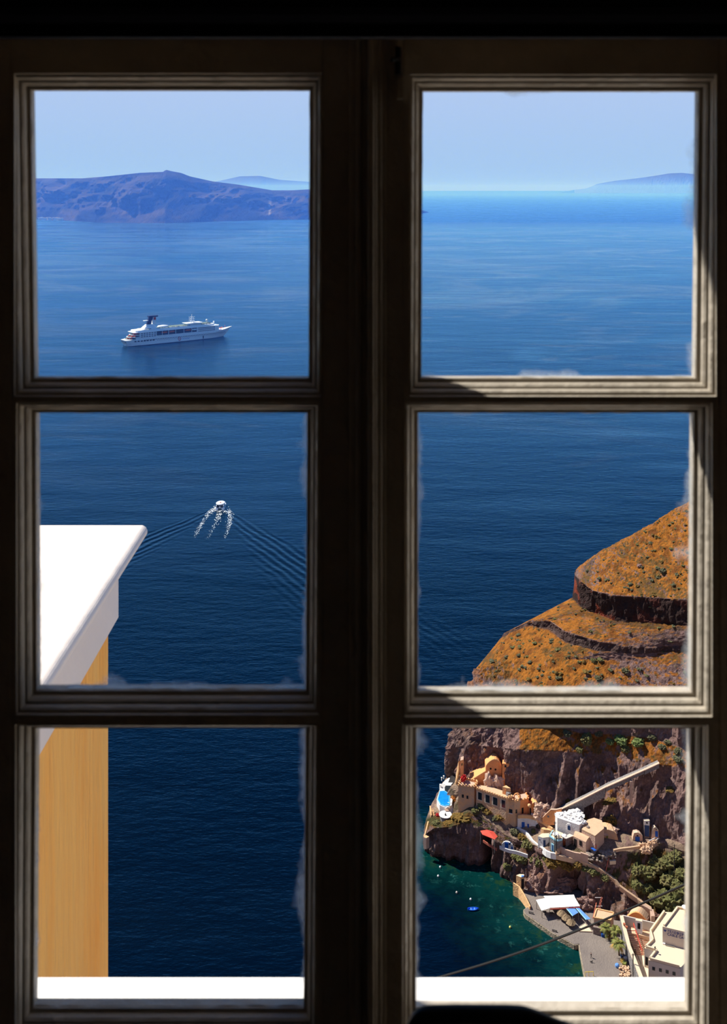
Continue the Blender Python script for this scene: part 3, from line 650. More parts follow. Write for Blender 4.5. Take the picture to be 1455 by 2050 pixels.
# ================================================================ the village and the port
def plane_pt(A, B, px, py):
    d = Vector(((px-CX)/F, 1, -(py-HY)/F)); n = Vector((-(B.y-A.y), B.x-A.x, 0)); t = A.dot(n)/d.dot(n); return d*t
def feat(mb, A, B, r, dep=.12, mi=0, arch=False):
    """box on the vertical wall plane A-B covering the pixel box r"""
    A = Vector(A); B = Vector(B); u = Vector((B.x-A.x, B.y-A.y, 0)).normalized(); n = Vector((-u.y, u.x, 0))
    if n.y > 0: n = -n
    mx, my = (r[0]+r[2])/2, (r[1]+r[3])/2
    a, c = plane_pt(A,B,r[0],my), plane_pt(A,B,r[2],my); t, bo_ = plane_pt(A,B,mx,r[1]), plane_pt(A,B,mx,r[3])
    ctr = plane_pt(A,B,mx,my); w = abs((c-a).dot(u))/2; z0, z1 = bo_.z, t.z
    if arch:
        pts = [(-w,z0),(w,z0)]+[(w*math.cos(k*math.pi/8), z1-w+w*math.sin(k*math.pi/8)) for k in range(9)]
    else: pts = [(-w,z0),(w,z0),(w,z1),(-w,z1)]
    mb.extrude([Vector((ctr.x,ctr.y,0))+u*p[0]+Vector((0,0,p[1]))-n*.25 for p in pts], n*(.25+dep), mi); return mb
def loc(o, mb):  # express world coords of a builder relative to a parent empty
    mb.v = [tuple(Vector(v)-o.location) for v in mb.v]; return mb
def part(name, mb, m, parent, **kw): return loc(parent, mb).build(name, m, parent, **kw)
def foot(px, h): return [G(a, b, h) for a, b in px]
def block(root, name, px, ht, hb, m, roofm=None, rim=0, rimm=None, rw=.3):
    p = foot(px, ht); mb = MB(); mb.prism([(q.x,q.y) for q in p], SEA+hb, SEA+ht); part(name, mb, m, root)
    if roofm:
        c = sum(p, Vector())/len(p); mb = MB(); mb.prism([(c.x+(q.x-c.x)*.985, c.y+(q.y-c.y)*.985) for q in p], SEA+ht-.05, SEA+ht+.06); part('roof', mb, roofm, root)
    if rim:
        mb = MB(); mb.wall([q+Vector((0,0,rim)) for q in p+[p[0]]], rw, rim+.1); part('parapet', mb, rimm or m, root)
    return p
def cren(root, pts, m, sp=1.0, w=.5, h=.55, hb=.35):
    mb = MB()
    for i in range(len(pts)-1):
        a, c = Vector(pts[i]), Vector(pts[i+1]); L_ = (c-a).length; n = max(1, int(L_/sp))
        mb.seg(a+Vector((0,0,hb)), c+Vector((0,0,hb)), .4, hb+.1)
        for k in range(n):
            p = a+(c-a)*((k+.5)/n); mb.box((p.x,p.y,p.z+hb+h/2), (w,w,h), math.atan2(c.y-a.y, c.x-a.x))
    part('battlement', mb, m, root)
def thing(name, p, label, cat, group=None): return empty(name, p, label=label, cat=cat, group=group)
def win(root, A, B, r, nm='window', m='glass_dark', frame=None, dep=.05, arch=False):
    if frame: 
        f = MB(); e = frame if not isinstance(frame, tuple) else 1.; feat(f, A, B, (r[0]-e,r[1]-e,r[2]+e,r[3]+e), dep*.5+.02, arch=arch); fo = part('frame', f, M['wash_far'], root)
    mb = MB(); feat(mb, A, B, r, dep+.03, arch=arch); return part(nm, mb, M[m], root)
V = Vector
# ---- castle hotel
t = thing('castle_tower', G(932,1612,17), 'square ochre tower with two small windows at the left end of the castle', 'tower')
p = block(t, 'wall', [(917,1573),(948.5,1577),(956,1567),(925,1560)], 24, 13, M['castle'], M['pink'])
cren(t, p+[p[0]], M['ochre_lit'], .95)
for r in ((924.3,1590.5,928.3,1596.8),(933.7,1593,937.3,1599)): win(t, p[0], p[1], r)
t = thing('castle_hall', G(985,1622,17), 'long castle wing with four big windows under a battlemented roof', 'building')
p = block(t, 'wall', [(953,1580),(1012.5,1600.5),(1026,1596),(1012,1585),(978,1574),(951,1571)], 23.4, 12, M['castle'], M['pinkroof'])
cren(t, [p[5],p[0],p[1],p[2]], M['ochre_lit'], .95)
for r in ((954.5,1586,964.5,1601),(969.5,1591,980,1606.5),(984.5,1596,995.5,1611.5),(1001.5,1601.5,1011,1616.5)):
    f = MB(); feat(f, p[0], p[1], (r[0]-.3,r[1]-1,r[2]+.6,r[3]+1.6), .05); fr_ = part('window', f, M['cream'], t); fr_['label'] = 'big pale-framed window'
    g = MB(); feat(g, p[0], p[1], (r[0]+2.6,r[1]+.6,r[2],r[3]-.2), .10); go = part('pane', g, M['glass_dark'], t); go.parent = fr_
t = thing('corner_tower', G(1020,1650,14), 'tall sandy corner tower with one wide window at the right of the castle', 'tower')
p = block(t, 'wall', [(1012.5,1602),(1029,1605.5),(1041,1603),(1036,1592),(1022,1592)], 22.5, 9, M['castle'], M['pink'])
cren(t, p[:4], M['ochre_lit'], .9)
win(t, p[0], p[1], (1015.8,1619.6,1025.6,1627)); win(t, p[1], p[2], (1031.8,1620.6,1035,1628)); 
f = MB(); feat(f, p[0], p[1], (1015.6,1627.4,1026,1628.8), .12); part('sill', f, M['wash_far'], t)
t = thing('orange_annex', G(1048,1628,17), 'deep orange annex wall with a dark doorway right of the corner tower', 'building')
p = block(t, 'wall', [(1041,1603.5),(1058,1598.5),(1052,1588),(1036,1592)], 22.4, 14, M['ochre'], M['pink'])
cren(t, p[:3], M['ochre'], 1.1, .4, .4, .25); win(t, p[0], p[1], (1044,1617,1047.6,1628.4), 'doorway', 'dark')
# ---- chapel-like vaulted house above the castle
Yc = 365.
t = thing('vaulted_house', W(985,1574,Yc+1), 'tall ochre house with a round gable and two porthole windows above the castle', 'building')
pp = [(943,1580),(943,1561),(972,1543),(972.5,1532.5),(975,1528.5),(979.5,1524),(984.5,1520.8),(989.5,1519.3),(994,1520),(998.5,1523.5),(1002,1528.5),(1004,1534),(1004,1580)]
mb = MB(); mb.extrude([W(a,b_,Yc) for a, b_ in pp], (0,4.5,0)); part('facade', mb, M['ochre'], t)
mb = MB(); mb.wall([W(a,b_-.6,Yc+.25) for a, b_ in pp[3:12]], .7, .35); mb.wall([W(a,b_-.6,Yc+.2) for a, b_ in pp[1:3]], .5, .3); part('coping', mb, M['ochre_lit'], t)  # coping lighter than the facade: sunlight on its top painted in
for x, y in ((982,1539),(991.7,1540.5)):
    mb = MB(); c = W(x,y,Yc-.03); mb.tube([c+V((0,.25,0)), c+V((0,-.05,0))], .36, 14); part('round_window', mb, M['dark'], t)
mb = MB(); mb.extrude([W(a,b_,Yc+5) for a, b_ in ((947,1560),(947,1546),(953,1543),(960,1538),(974,1527),(976,1560))], (0,1.2,0)); part('side_wall', mb, M['ochre'], t)
mb = MB(); mb.blob(W(999,1527,Yc+5.5), 1.6, 3, 0, 1); part('dome', mb, M['ochre'], t, smooth=True)
t = thing('ochre_hut', G(1013,1549,26), 'small flat-roofed ochre hut with one square window right of the round gable', 'building')
p = block(t, 'wall', [(1005,1529),(1020,1529),(1019,1521),(1006,1521)], 31, 22, M['ochre'], M['ochre']); win(t, p[0], p[1], (1009.8,1531.8,1013.4,1536))
t = thing('rock_arch', G(985,1576,22), 'weathered ochre rock buttress standing before the round-gabled house', 'rock')
mb = MB()
for x, y, r, sq in ((977,1566,1.35,(1,1,2.2)),(985,1569,1.1,(1.4,1,1.9)),(990,1562,1.2,(2.6,.9,.8)),(996,1568,1.6,(1.1,1,1.9)),(1002,1570,1.1,(1,1,1.7))): mb.blob(W(x,y,Yc-1.2), r, 3, .35, .8, sq, seed=x)
part('rock_face', mb, M['pink'], t)
t = thing('roof_kiosk', G(1010,1588,22.6), 'little ochre roof kiosk with an open doorway on the castle terrace', 'kiosk')
p = block(t, 'wall', [(1005.5,1575),(1014.5,1577.5),(1022,1578),(1013,1572)], 26, 22, M['ochre_lit']); win(t, p[0], p[1], (1009.6,1580,1012.6,1588.5), 'doorway', 'ochre')
b = MB(); c = G(1017.5,1590,24); b.box(c, (1.3,1.3,1.3), .5); recenter(b.build('water_tank', M['greystone'], label='grey square tank on the castle roof terrace', cat='tank'))
b = MB(); c = G(1035,1600,22.6); 
for dx in (-1.1,1.1): b.tube([c+V((dx,0,-.3)), c+V((dx,0,1.0))], .22, 8)
b.tube([c+V((1.1*math.cos(a),0,1.0+1.1*math.sin(a))) for a in [k*math.pi/8 for k in range(9)]], .22, 8); recenter(b.build('bell_arch', M['ochre'], label='small ochre bell arch on top of the corner tower', cat='arch'))
t = thing('cliff_house', G(924,1540,24), 'narrow ochre house with a dark window at the top of the boundary wall', 'building')
p = block(t, 'wall', [(921,1523),(927.5,1521),(928,1514),(922,1516)], 30, 20, M['ochre_lit'], M['pink']); win(t, p[0], p[1], (923.2,1528,926,1532.5))
b = MB(); b.wall([G(919,1524,29.5),G(916,1540,25.5),G(914,1550,22.5),G(911.5,1569,18.6)], .55, 3.2); recenter(b.build('boundary_wall', M['ochre_lit'], label='narrow yellow wall climbing the cliff edge above the pool', cat='wall'))
# ---- pool terrace
t = thing('pool_terrace', G(895,1600,14.5), 'white pool terrace on the tip of the headland', 'terrace')
mb = MB(); fp = foot([(874,1600),(880,1582),(885,1569),(890,1563),(907,1551),(911,1552),(911,1573),(907,1590),(904,1612),(893,1617),(880,1612)], 14.8); mb.prism([(q.x,q.y) for q in fp], SEA+9, SEA+14.8); part('paving', mb, M['wash_far'], t)
mb = MB(); st = G(885,1576,14.8)
for k in range(8): c = G(885.5,1570+k*1.5,15.5-.12*k); mb.box(c, (2.2,.30,.16))
part('steps', mb, M['wash_far'], t)
pl = thing('swimming_pool', G(888,1600,14.8), 'bright blue swimming pool at the tip of the headland', 'pool')
px_ = [(880.4,1583.7),(889.5,1583),(899.6,1589.5),(899.2,1611),(889.5,1612.6),(882,1610),(876.3,1600)]
p = foot(px_, 15.05); mb = MB(); mb.wall(p+[p[0]], .32, .5); part('rim', mb, M['pool_rim'], pl)
c = sum(p, V())/len(p); mb = MB(); mb.prism([(c.x+(q.x-c.x)*.97, c.y+(q.y-c.y)*.97) for q in p], SEA+14.5, SEA+14.95); part('water', mb, M['pool'], pl)
t = thing('pool_cover', G(898,1579,15.3), 'dark rectangular sunken panel beside the pool', 'cover')
mb = MB(); p = foot([(890.5,1572.5),(906,1572.5),(906,1586),(899.5,1587),(890,1582)], 15.2); mb.prism([(q.x,q.y) for q in p], SEA+14.7, SEA+15.2); part('panel', mb, M['glass_dark'], t)
b = MB(); p = [G(897,1566.5,16), G(910.5,1567,16), G(910.5,1551,16.4), G(902,1554,16.4)]; b.extrude(p, (0,0,.08)); recenter(b.build('shade_sail', M['darksteel'], label='dark triangular shade sail above the pool terrace', cat='sail'))
for k, (x, y, lb) in enumerate(((884,1563,'upper'),(888.2,1559.5,'middle'),(881.5,1578,'lower'))):
    b = MB(); c = G(x,y,14.6); b.tube([c, c+V((0,0,1.1))], .16, 6); b.lathe(c+V((0,0,1.1)), [(.3,0),(.32,.14),(.05,.26)], 8); recenter(b.build('terrace_post', M['wash_far'], label=f'white capped post on the seaward pool edge, {lb} of the three', cat='post'))
t = thing('round_terrace', G(891,1633,11.5), 'round white lookout platform below the pool', 'terrace')
mb = MB(); c = G(891.5,1629.5,14.0); mb.lathe(V((c.x,c.y,SEA+9)), [(1.8,0),(2.0,4.6),(2.15,4.7)], 24); part('base', mb, M['greystone'], t)
mb = MB(); mb.lathe(V((c.x,c.y,SEA+13.7)), [(2.3,0),(2.3,.2),(2.2,.24)], 24); part('platform', mb, M['wash_far'], t)
b = MB(); b.lathe(c+V((-.05,-.6,-.05)), [(.28,0),(.34,.1),(.1,.5),(.18,.62),(.1,.85)], 10); recenter(b.build('garden_urn', M['dark'], label='black urn standing on the round white platform', cat='urn'))
t = thing('pool_stairs', G(902,1629,12.5), 'white stairs going down from the pool to the round platform', 'stairs')
mb = MB()
for k in range(11): f = k/10; cc = G(900+4.5*f, 1607+21*f, 14.9-2.2*f); mb.box(cc+V((0,0,-.4)), (1.5,.34,.95))
part('step', mb, M['wash_far'], t)
b = MB()
for f in range(5): cc = G(893+1.8*(f%3), 1613+f*2.4, 14.6-f*.1); b.box(cc, (1.2,.45,.3))
recenter(b.build('low_wall', M['pink'], label='pinkish rubble garden wall below the pool', cat='wall'))
for nm, pts, lb in (('garden_wall', [(861,1613,13.5),(862.5,1624,12.8),(863.5,1632,12)], 'pale yellow free-standing wall on the outermost tip'),
                    ('garden_wall', [(866,1618,13.4),(868,1628,12.4),(870,1636,11.6)], 'second pale wall stub just right of the outermost wall'),
                    ('garden_wall', [(857,1644,10.6),(855,1652,10),(851,1668,8.4),(848.5,1674,7.8)], 'thin ochre railing wall running down the tip to the square block')):
    b = MB(); b.wall([G(*q) for q in pts], .45, 1.6); recenter(b.build(nm, M['ochre_lit'], label=lb, cat='wall'))
t = thing('stone_block', G(853,1684,6), 'square ochre block at the very edge of the rock tip', 'block'); block(t, 'wall', [(847.5,1676),(853,1678),(859,1675),(852,1672)], 8, 4, M['pink'], M['ochre_lit'])
b = MB(); c = G(853,1682,6); b.tube([G(851,1682,6.5), G(850,1696,1.5), G(848.5,1706,-1)], .07, 6); recenter(b.build('mooring_rope', M['canvas'], label='pale rope hanging from the square block to the water', cat='rope'))
b = MB(); b.extrude([W(a,b_,357) for a,b_ in ((1012,1655),(1010,1650))]+[W(1014,1652,357)], (0,.2,0))
# ---- red canopy
t = thing('red_parasol', G(980,1682,12.3), 'large coral red canopy on the cliff edge below the castle', 'canopy')
p = foot([(961.5,1663),(974.5,1661),(988,1664.5),(996,1674.5),(990,1680.5),(965.5,1670.5)], 15.0); c = sum(p, V())/6+V((0,0,.7)); mb = MB(); mb.add(p+[c]+[q+V((0,0,-.12)) for q in p], [(i,(i+1)%6,6) for i in range(6)]+[(i,7+i,7+(i+1)%6,(i+1)%6) for i in range(6)]); part('canvas', mb, M['red'], t)
mb = MB()
for q in (p[0],p[2],p[4]): mb = MB(); mb.tube([V((q.x,q.y+.3,SEA+10)), q], .07, 6); part('pole', mb, M['steel'], t)
b = MB(); b.wall([G(967,1681.5,12.6),G(980,1690,12.2),G(994,1698.5,11.6)], .3, .8); recenter(b.build('railing_wall', M['redpole'], label='low red-coped wall in front of the coral canopy', cat='wall'))
t = thing('cave_house', G(1018,1700,10.5), 'small blue-fronted cave dwelling with a white curved surround below the corner tower', 'building')
A, B = W(1002,1690,351), W(1030,1699,349); mb = MB(); feat(mb, A, B, (1004,1684,1029,1700), .3, arch=True); part('facade', mb, M['wash_far'], t)
win(t, A, B, (1011,1686,1018,1697), 'door', 'blue', dep=.38); win(t, A, B, (1019,1686,1022,1690), 'window', 'blue_dk', dep=.38); win(t, A, B, (1023.5,1694,1027,1699), 'shutter', 'blue', dep=.38)
b = MB(); b.wall([G(1000,1693,12),G(1008,1697,11.8),G(1020,1701,11.6),G(1032,1703,11.6),G(1042,1706,11.4),G(1056,1711,11.2)], .35, 1.1); recenter(b.build('terrace_wall', M['wash_far'], label='white wall edging the ledge below the blue cave dwelling', cat='wall'))
# ---- gatehouse, curved walkway
Yg = 355.5
t = thing('gatehouse', W(1068,1634,Yg), 'small orange gatehouse with an arched gable and dark doors', 'building')
A, B = W(1056,1630,Yg+1.2), W(1079,1630,Yg-.5)
pp = [(1058.5,1636),(1058.5,1615),(1064,1611.5),(1066.5,1608.5),(1070,1606.3),(1074,1606.8),(1077,1610),(1078,1614),(1080,1638)]
mb = MB(); mb.extrude([plane_pt(A,B,a,b_) for a,b_ in pp], (0,3,0)); part('facade', mb, M['ochre'], t)
mb = MB(); mb.wall([plane_pt(A,B,a,b_-.7)+V((0,.2,0)) for a,b_ in pp[1:8]], .5, .3); part('coping', mb, M['ochre_lit'], t)
win(t, A, B, (1068.2,1615,1072.8,1627.5), 'door', 'dark'); win(t, A, B, (1060.2,1617.5,1063,1629.5), 'door', 'dark'); win(t, A, B, (1069,1608.8,1071,1612.4), 'window', 'dark')
mb = MB()
for k in range(4): cc = plane_pt(A,B,1068,1628+k*1.4); mb.box(cc+V((0,-.4-.35*k,-.2*k-.3)), (2.0,.5,.9))
part('steps', mb, M['wash_far'], t)
b = MB(); b.blob(W(1059.5,1612.5,Yg-.2), .62, 3, .05, 1); recenter(b.build('stone_ball', M['ochre_lit'], smooth=True, label='round ochre finial beside the gatehouse gable', cat='finial'))
b = MB()
for k, (x,y,r) in enumerate(((1080,1617,1.5),(1086,1619,1.7),(1092,1622,1.6),(1083,1626,1.8),(1089,1630,1.6),(1078,1634,1.4),(1095,1628,1.1),(1080,1640,1.0))): b.blob(W(x,y,353.6-k*.15), r, 3, .5, 1.3, (1.15,.8,1), seed=k+2)
recenter(b.build('rough_wall', M['pink'], label='rough salmon rock wall between gatehouse and gabled wall', cat='wall'))
cw = [(1036,1631.5,18.2),(1046,1630.8,18.2),(1057,1631.4,18.2),(1064,1632.8,18.1),(1071,1635,18),(1077,1637.3,17.9),(1083,1640.3,17.8),(1089,1644.3,17.6),(1095,1649,17.4),(1101,1653.8,17.2),(1106,1658,17)]
t = thing('curved_walkway', G(1075,1650,13), 'curving ochre walkway parapet sweeping down to the white house', 'walkway')
cw_ = [G(*q) for q in cw]; mb = MB(); mb.wall([q+V((0,0,0)) for q in cw_], .5, 1.15); part('parapet', mb, M['ochre_lit'], t)
mb = MB(); mb.wall([q+V((0,.25,-1.1)) for q in cw_[:6]], .5, 5.0); part('lower_wall', mb, M['wash_far'], t)
mb = MB(); mb.wall([q+V((0,.25,-1.1)) for q in cw_[5:]], .5, 4.6); part('rubble_wall', mb, M['brick_rock'], t)
win(t, cw_[1]+V((0,.2,0)), cw_[2]+V((0,.2,0)), (1044,1645,1050,1658.5), 'door', 'blue', dep=.3); win(t, cw_[3], cw_[4], (1055.8,1648.5,1059,1664), 'door', 'blue', dep=.4)
win(t, cw_[5], cw_[8], (1074,1650,1081,1658), 'archway', 'dark', dep=.5, arch=True)
mb = MB(); p = [G(1083,1668,14.4), G(1086.5,1662,15.2), G(1096,1655,16.4), G(1106.5,1659.5,16.6), G(1104,1663,16.2), G(1094,1664.5,15.6), G(1088,1671,14.4)]; mb.prism([(q.x,q.y) for q in p], SEA+12, SEA+16.2); part('ramp', mb, M['ochre_lit'], t)
b = MB(); b.wall([G(1035,1655.5,13.8),G(1044,1660,13.9),G(1053,1664.5,14),G(1060,1673,13.9),G(1066,1682,13.6),G(1076,1690,13.7),G(1087,1697,14.2),G(1094,1703,14.8),G(1103,1706.5,15.2),G(1113,1708,15.3)], .55, 2.0); recenter(b.build('stair_wall', M['wash_far'], label='long whitewashed stair wall descending from the corner tower', cat='wall'))
t = thing('gabled_wall', G(1095,1645,17), 'deep orange sloping gable wall with a small square window left of the white house', 'wall')
A, B = G(1087,1640,18.5), G(1112,1646,18); A, B = W(1087,1640,351), W(1112,1640,349.2)
mb = MB(); mb.extrude([plane_pt(A,B,a,b_) for a,b_ in ((1087,1648),(1086.5,1637),(1096,1628),(1103,1621.3),(1114,1621.5),(1121,1621),(1124,1619),(1124,1650),(1100,1652))], (0,.6,0)); part('wall_face', mb, M['ochre'], t)
win(t, A, B, (1095.6,1632.8,1099,1636.5), 'window', 'greystone')
mb = MB(); mb.wall([plane_pt(A,B,a,b_-.5)+V((0,.3,0)) for a,b_ in ((1086.5,1637),(1096,1628),(1103,1621.3),(1114,1621.5),(1124,1619))], .7, .2); part('coping', mb, M['pink'], t)
# ---- white house with rugged roof
t = thing('white_house', G(1135,1665,17), 'dazzling white house with a lumpy white roof and a blue arched door', 'house')
p = block(t, 'wall', [(1111,1630.5),(1115.5,1637),(1159,1651.5),(1168,1645),(1160,1633),(1150,1628),(1135,1632),(1127,1628)], 22.6, 14, M['wash_far'])
mb = MB()
for k, (x,y,r) in enumerate(((1119,1632,1.0),(1127,1631.5,1.3),(1136,1635,1.4),(1145,1632,1.7),(1152.5,1629,1.8),(1157,1637,1.6),(1161,1643,1.3),(1150,1640,1.2),(1141,1640,.9),(1165,1645,.9))): mb.blob(G(x,y,22.4), r, 3, .4, 1.2, (1.3,1.1,.65), seed=k)
part('roof', mb, M['wash_far'], t)
A, B = p[1], p[2]; win(t, A, B, (1134.5,1648.5,1143.5,1663), 'door_surround', 'wash', dep=.15, arch=True); win(t, A, B, (1136.6,1652,1142,1661), 'door', 'blue_dk', dep=.24, arch=True)
mb = MB(); q = foot([(1110,1651),(1128.5,1660.5),(1133,1655),(1136,1651),(1116,1645)], 18.8); mb.extrude([q[0]+V((0,0,0)), q[1], q[2]+V((0,0,.8)), q[3]+V((0,0,1.2)), q[4]+V((0,0,1.2))], (0,0,-.3)); part('lean_roof', mb, M['cream'], t)
mb = MB(); mb.prism([(a.x,a.y) for a in q], SEA+14, SEA+18.7); part('porch', mb, M['wash_far'], t)
win(t, q[0], q[1], (1112.8,1657,1118.4,1667), 'door', 'blue_dk', dep=.12); win(t, q[0], q[1], (1121.8,1660,1125.6,1664.5), 'window', 'blue_dk', dep=.12)
t = thing('white_shed', G(1146,1668,16), 'little white cube shed with a round chimney top beside the white house', 'shed')
block(t, 'wall', [(1136,1662),(1147,1666),(1154,1660),(1143,1656)], 19, 14, M['wash_far'], M['cream']); mb = MB(); mb.blob(G(1147,1657.5,19.6), .45, 2, .05); part('chimney', mb, M['wash_far'], t, smooth=True)
# ---- small white house and grey cafe building
t = thing('white_cottage', G(1086,1697,14), 'small white cottage with a dark blue door and cluttered flat roof', 'house')
p = block(t, 'wall', [(1076.5,1674),(1086.5,1677.5),(1099,1676),(1099,1668),(1085,1668.5)], 17.2, 12.4, M['wash_far'], M['cream'])
win(t, p[1], p[2], (1087.3,1682,1091.5,1695.5), 'door', 'blue_dk', dep=.1); win(t, p[0], p[1], (1079.4,1679.5,1081,1682), 'window', 'blue_dk')
t = thing('cafe_building', G(1112,1706,15), 'grey stone building with a pale blue rim round its roof terrace', 'building')
p = block(t, 'wall', [(1100,1674.5),(1114,1684.5),(1125.5,1682),(1127,1668),(1112,1662),(1106.5,1664)], 19, 13, M['greystone'], M['cream'])
mb = MB(); mb.wall([q+V((0,0,.45)) for q in (p[5],p[0],p[1],p[2])], .28, .5); part('rim', mb, M['cyan'], t)
win(t, p[0], p[1], (1103.8,1689,1108.6,1704), 'door_frame', 'cyan', dep=.08); win(t, p[0], p[1], (1105,1691,1107.6,1703), 'door', 'blue_dk', dep=.16)
for k, (x, y, r, lb) in enumerate(((1113,1667.5,6.2,'white parasol over the roof tables of the grey stone building'),(1129.5,1671,5.4,'flatter white parasol right of the blue-rimmed roof terrace'))):
    t = thing('parasol', G(x,y+7,19.1), lb, 'parasol'); c = G(x,y,20.9); R = r*.175
    mb = MB(); mb.lathe(c+V((0,0,-.3)), [(R,0),(R*.7,.26),(.05,.5)], 10); part('canopy', mb, M['canvas'], t); mb = MB(); mb.tube([c+V((0,0,-2.2)), c], .05, 6); part('pole', mb, M['steel'], t)
rc = random.Random(2); chair0 = None
cafe = [(1106,1671),(1109,1674),(1112,1676.5),(1116,1674),(1119,1677),(1110,1669.5),(1121,1673.5),(1117,1680)]
for k, (x,y) in enumerate(cafe):
    c = G(x,y,19.1)
    if chair0 is None:
        chair0 = thing('garden_chair', c, 'small white chair on the blue-rimmed roof terrace', 'chair', 'white chairs on the blue-rimmed roof terrace')
        mb = MB(); mb.bx(-.25,.25,-.25,.25,.40,.47); o = mb.build('seat', M['wash_far'], chair0); mb = MB(); mb.bx(-.25,.25,.2,.26,.47,.95); mb.build('backrest', M['wash_far'], chair0)
        for sx_ in (-.2,.2):
            for sy_ in (-.2,.2): mb = MB(); mb.bx(sx_-.03,sx_+.03,sy_-.03,sy_+.03,0,.4); mb.build('leg', M['wash_far'], chair0)
        src = list(chair0.children); chair0.rotation_euler.z = .5
    else:
        r2 = chair0.copy(); COL.objects.link(r2); r2.location = c; r2.rotation_euler.z = rc.uniform(0,6)
        for s_ in src: q = s_.copy(); COL.objects.link(q); q.parent = r2
# ---- beige houses
t = thing('salmon_house', G(1190,1680,17), 'large salmon house with a broad sloping roof and round opening above the village', 'house')
p = foot([(1164,1659),(1191,1672.5),(1209,1658.5),(1204.5,1644),(1189,1639),(1172,1643)], 21.6)
mb = MB(); mb.prism([(q.x,q.y) for q in p], SEA+13, SEA+21.2); part('wall', mb, M['pink'], t)
mb = MB(); rp = [p[0]+V((0,0,-.1)), p[1]+V((0,0,-.1)), p[2]+V((0,0,.1)), p[3]+V((0,0,.3)), p[4]+V((0,0,.35)), p[5]+V((0,0,.2))]; mb.extrude(rp, (0,0,-.5)); part('roof', mb, M['pinkroof'], t)
mb = MB(); c = G(1176.5,1655,21.8); mb.blob(c, .55, 2, .3, 1, (1,1,.6)); part('vent', mb, M['stone'], t)
t = thing('vaulted_cottage', G(1168,1697,16), 'salmon cottage with a barrel roof, rounded end gable and deep porch', 'house')
q = foot([(1147,1674),(1172.5,1686),(1187,1679.5),(1157,1664.5)], 19.0)
mb = MB(); mb.prism([(a.x,a.y) for a in q], SEA+13, SEA+19.0); part('wall', mb, M['pink'], t)
mb = MB(); a0_, a1_, b1_, b0_ = q[0], q[1], q[2], q[3]; prof0 = []; prof1 = []
for k in range(13):
    f = k/12; zz = 1.15*math.sin(f*math.pi); prof0.append(a0_+(b0_-a0_)*f+V((0,0,zz))); prof1.append(a1_+(b1_-a1_)*f+V((0,0,zz)))
mb.add(prof0+prof1, [(i,i+1,14+i,13+i) for i in range(12)]+[tuple(range(12,-1,-1)), tuple(range(13,26))]); part('barrel_roof', mb, M['pinkroof'], t)
win(t, q[0], q[1], (1148.5,1679.5,1154,1697), 'porch_opening', 'dark', dep=.06); win(t, q[0], q[1], (1159.6,1683,1164.6,1692.5), 'window', 'dark', dep=.06)
mb = MB(); r_px = foot([(1124.5,1676.5),(1133,1679),(1149,1672.5),(1142,1668)], 18.6); mb.extrude(r_px, (0,0,-.25)); part('porch_roof', mb, M['creamwall'], t)
mb = MB(); pc = foot([(1132,1680),(1147,1674.5),(1145,1669),(1134,1672)], 18.3); mb.prism([(a.x,a.y) for a in pc], SEA+14, SEA+18.3); part('porch_wall', mb, M['stone'], t)
mb = MB(); cc = G(1128,1690,15.4); mb.box(G(1127.5,1683,17)+V((0,0,-.5)), (1.3,1.0,3.6)); part('pillar', mb, M['brick'], t)
t = thing('retaining_wall', G(1140,1712,14.5), 'pink plastered retaining wall below the vaulted cottage', 'wall')
mb = MB(); mb.wall([G(1120,1693,17.1),G(1133,1700.5,16.9),G(1150,1706,16.7),G(1162,1708,16.7)], .5, 3.4); part('wall_face', mb, M['pink'], t)
mb = MB(); mb.wall([G(1162,1706,16.9),G(1177,1711,16.4)], .6, 3.2); part('pier', mb, M['pink'], t)
t = thing('village_steps', G(1117,1705,15), 'pale steps climbing between the grey building and the pink wall', 'stairs'); mb = MB()
for k in range(7): mb.box(G(1115.5+k*.5,1709-k*2.4,15.3+.25*k), (1.5,.35,.35), .3)
part('step', mb, M['pinkroof'], t)
t = thing('cave_cottage', G(1218,1696,16.8), 'sandy cave cottage with a rounded front, blue door and green hatch', 'house')
A, B = W(1200,1690,344.2), W(1238,1690,342.6)
pp = [(1199,1702),(1199,1674),(1203,1665),(1208,1660.5),(1218,1661),(1228,1664),(1234,1669.5),(1237,1680),(1238,1700)]
mb = MB(); mb.extrude([plane_pt(A,B,a,b_) for a,b_ in pp], (0,4,0)); part('facade', mb, M['castle'], t)
mb = MB(); mb.blob(W(1216,1664,345.5), 2.2, 3, .35, 1, (1.6,.9,.6)); part('rock_roof', mb, M['pink'], t)
win(t, A, B, (1211.5,1679,1220,1697), 'door', 'blue', dep=.1); win(t, A, B, (1204,1683,1207,1695.5), 'door', 'blue_dk', dep=.08); win(t, A, B, (1213,1671.5,1217,1677.5), 'hatch', 'palm', dep=.08)
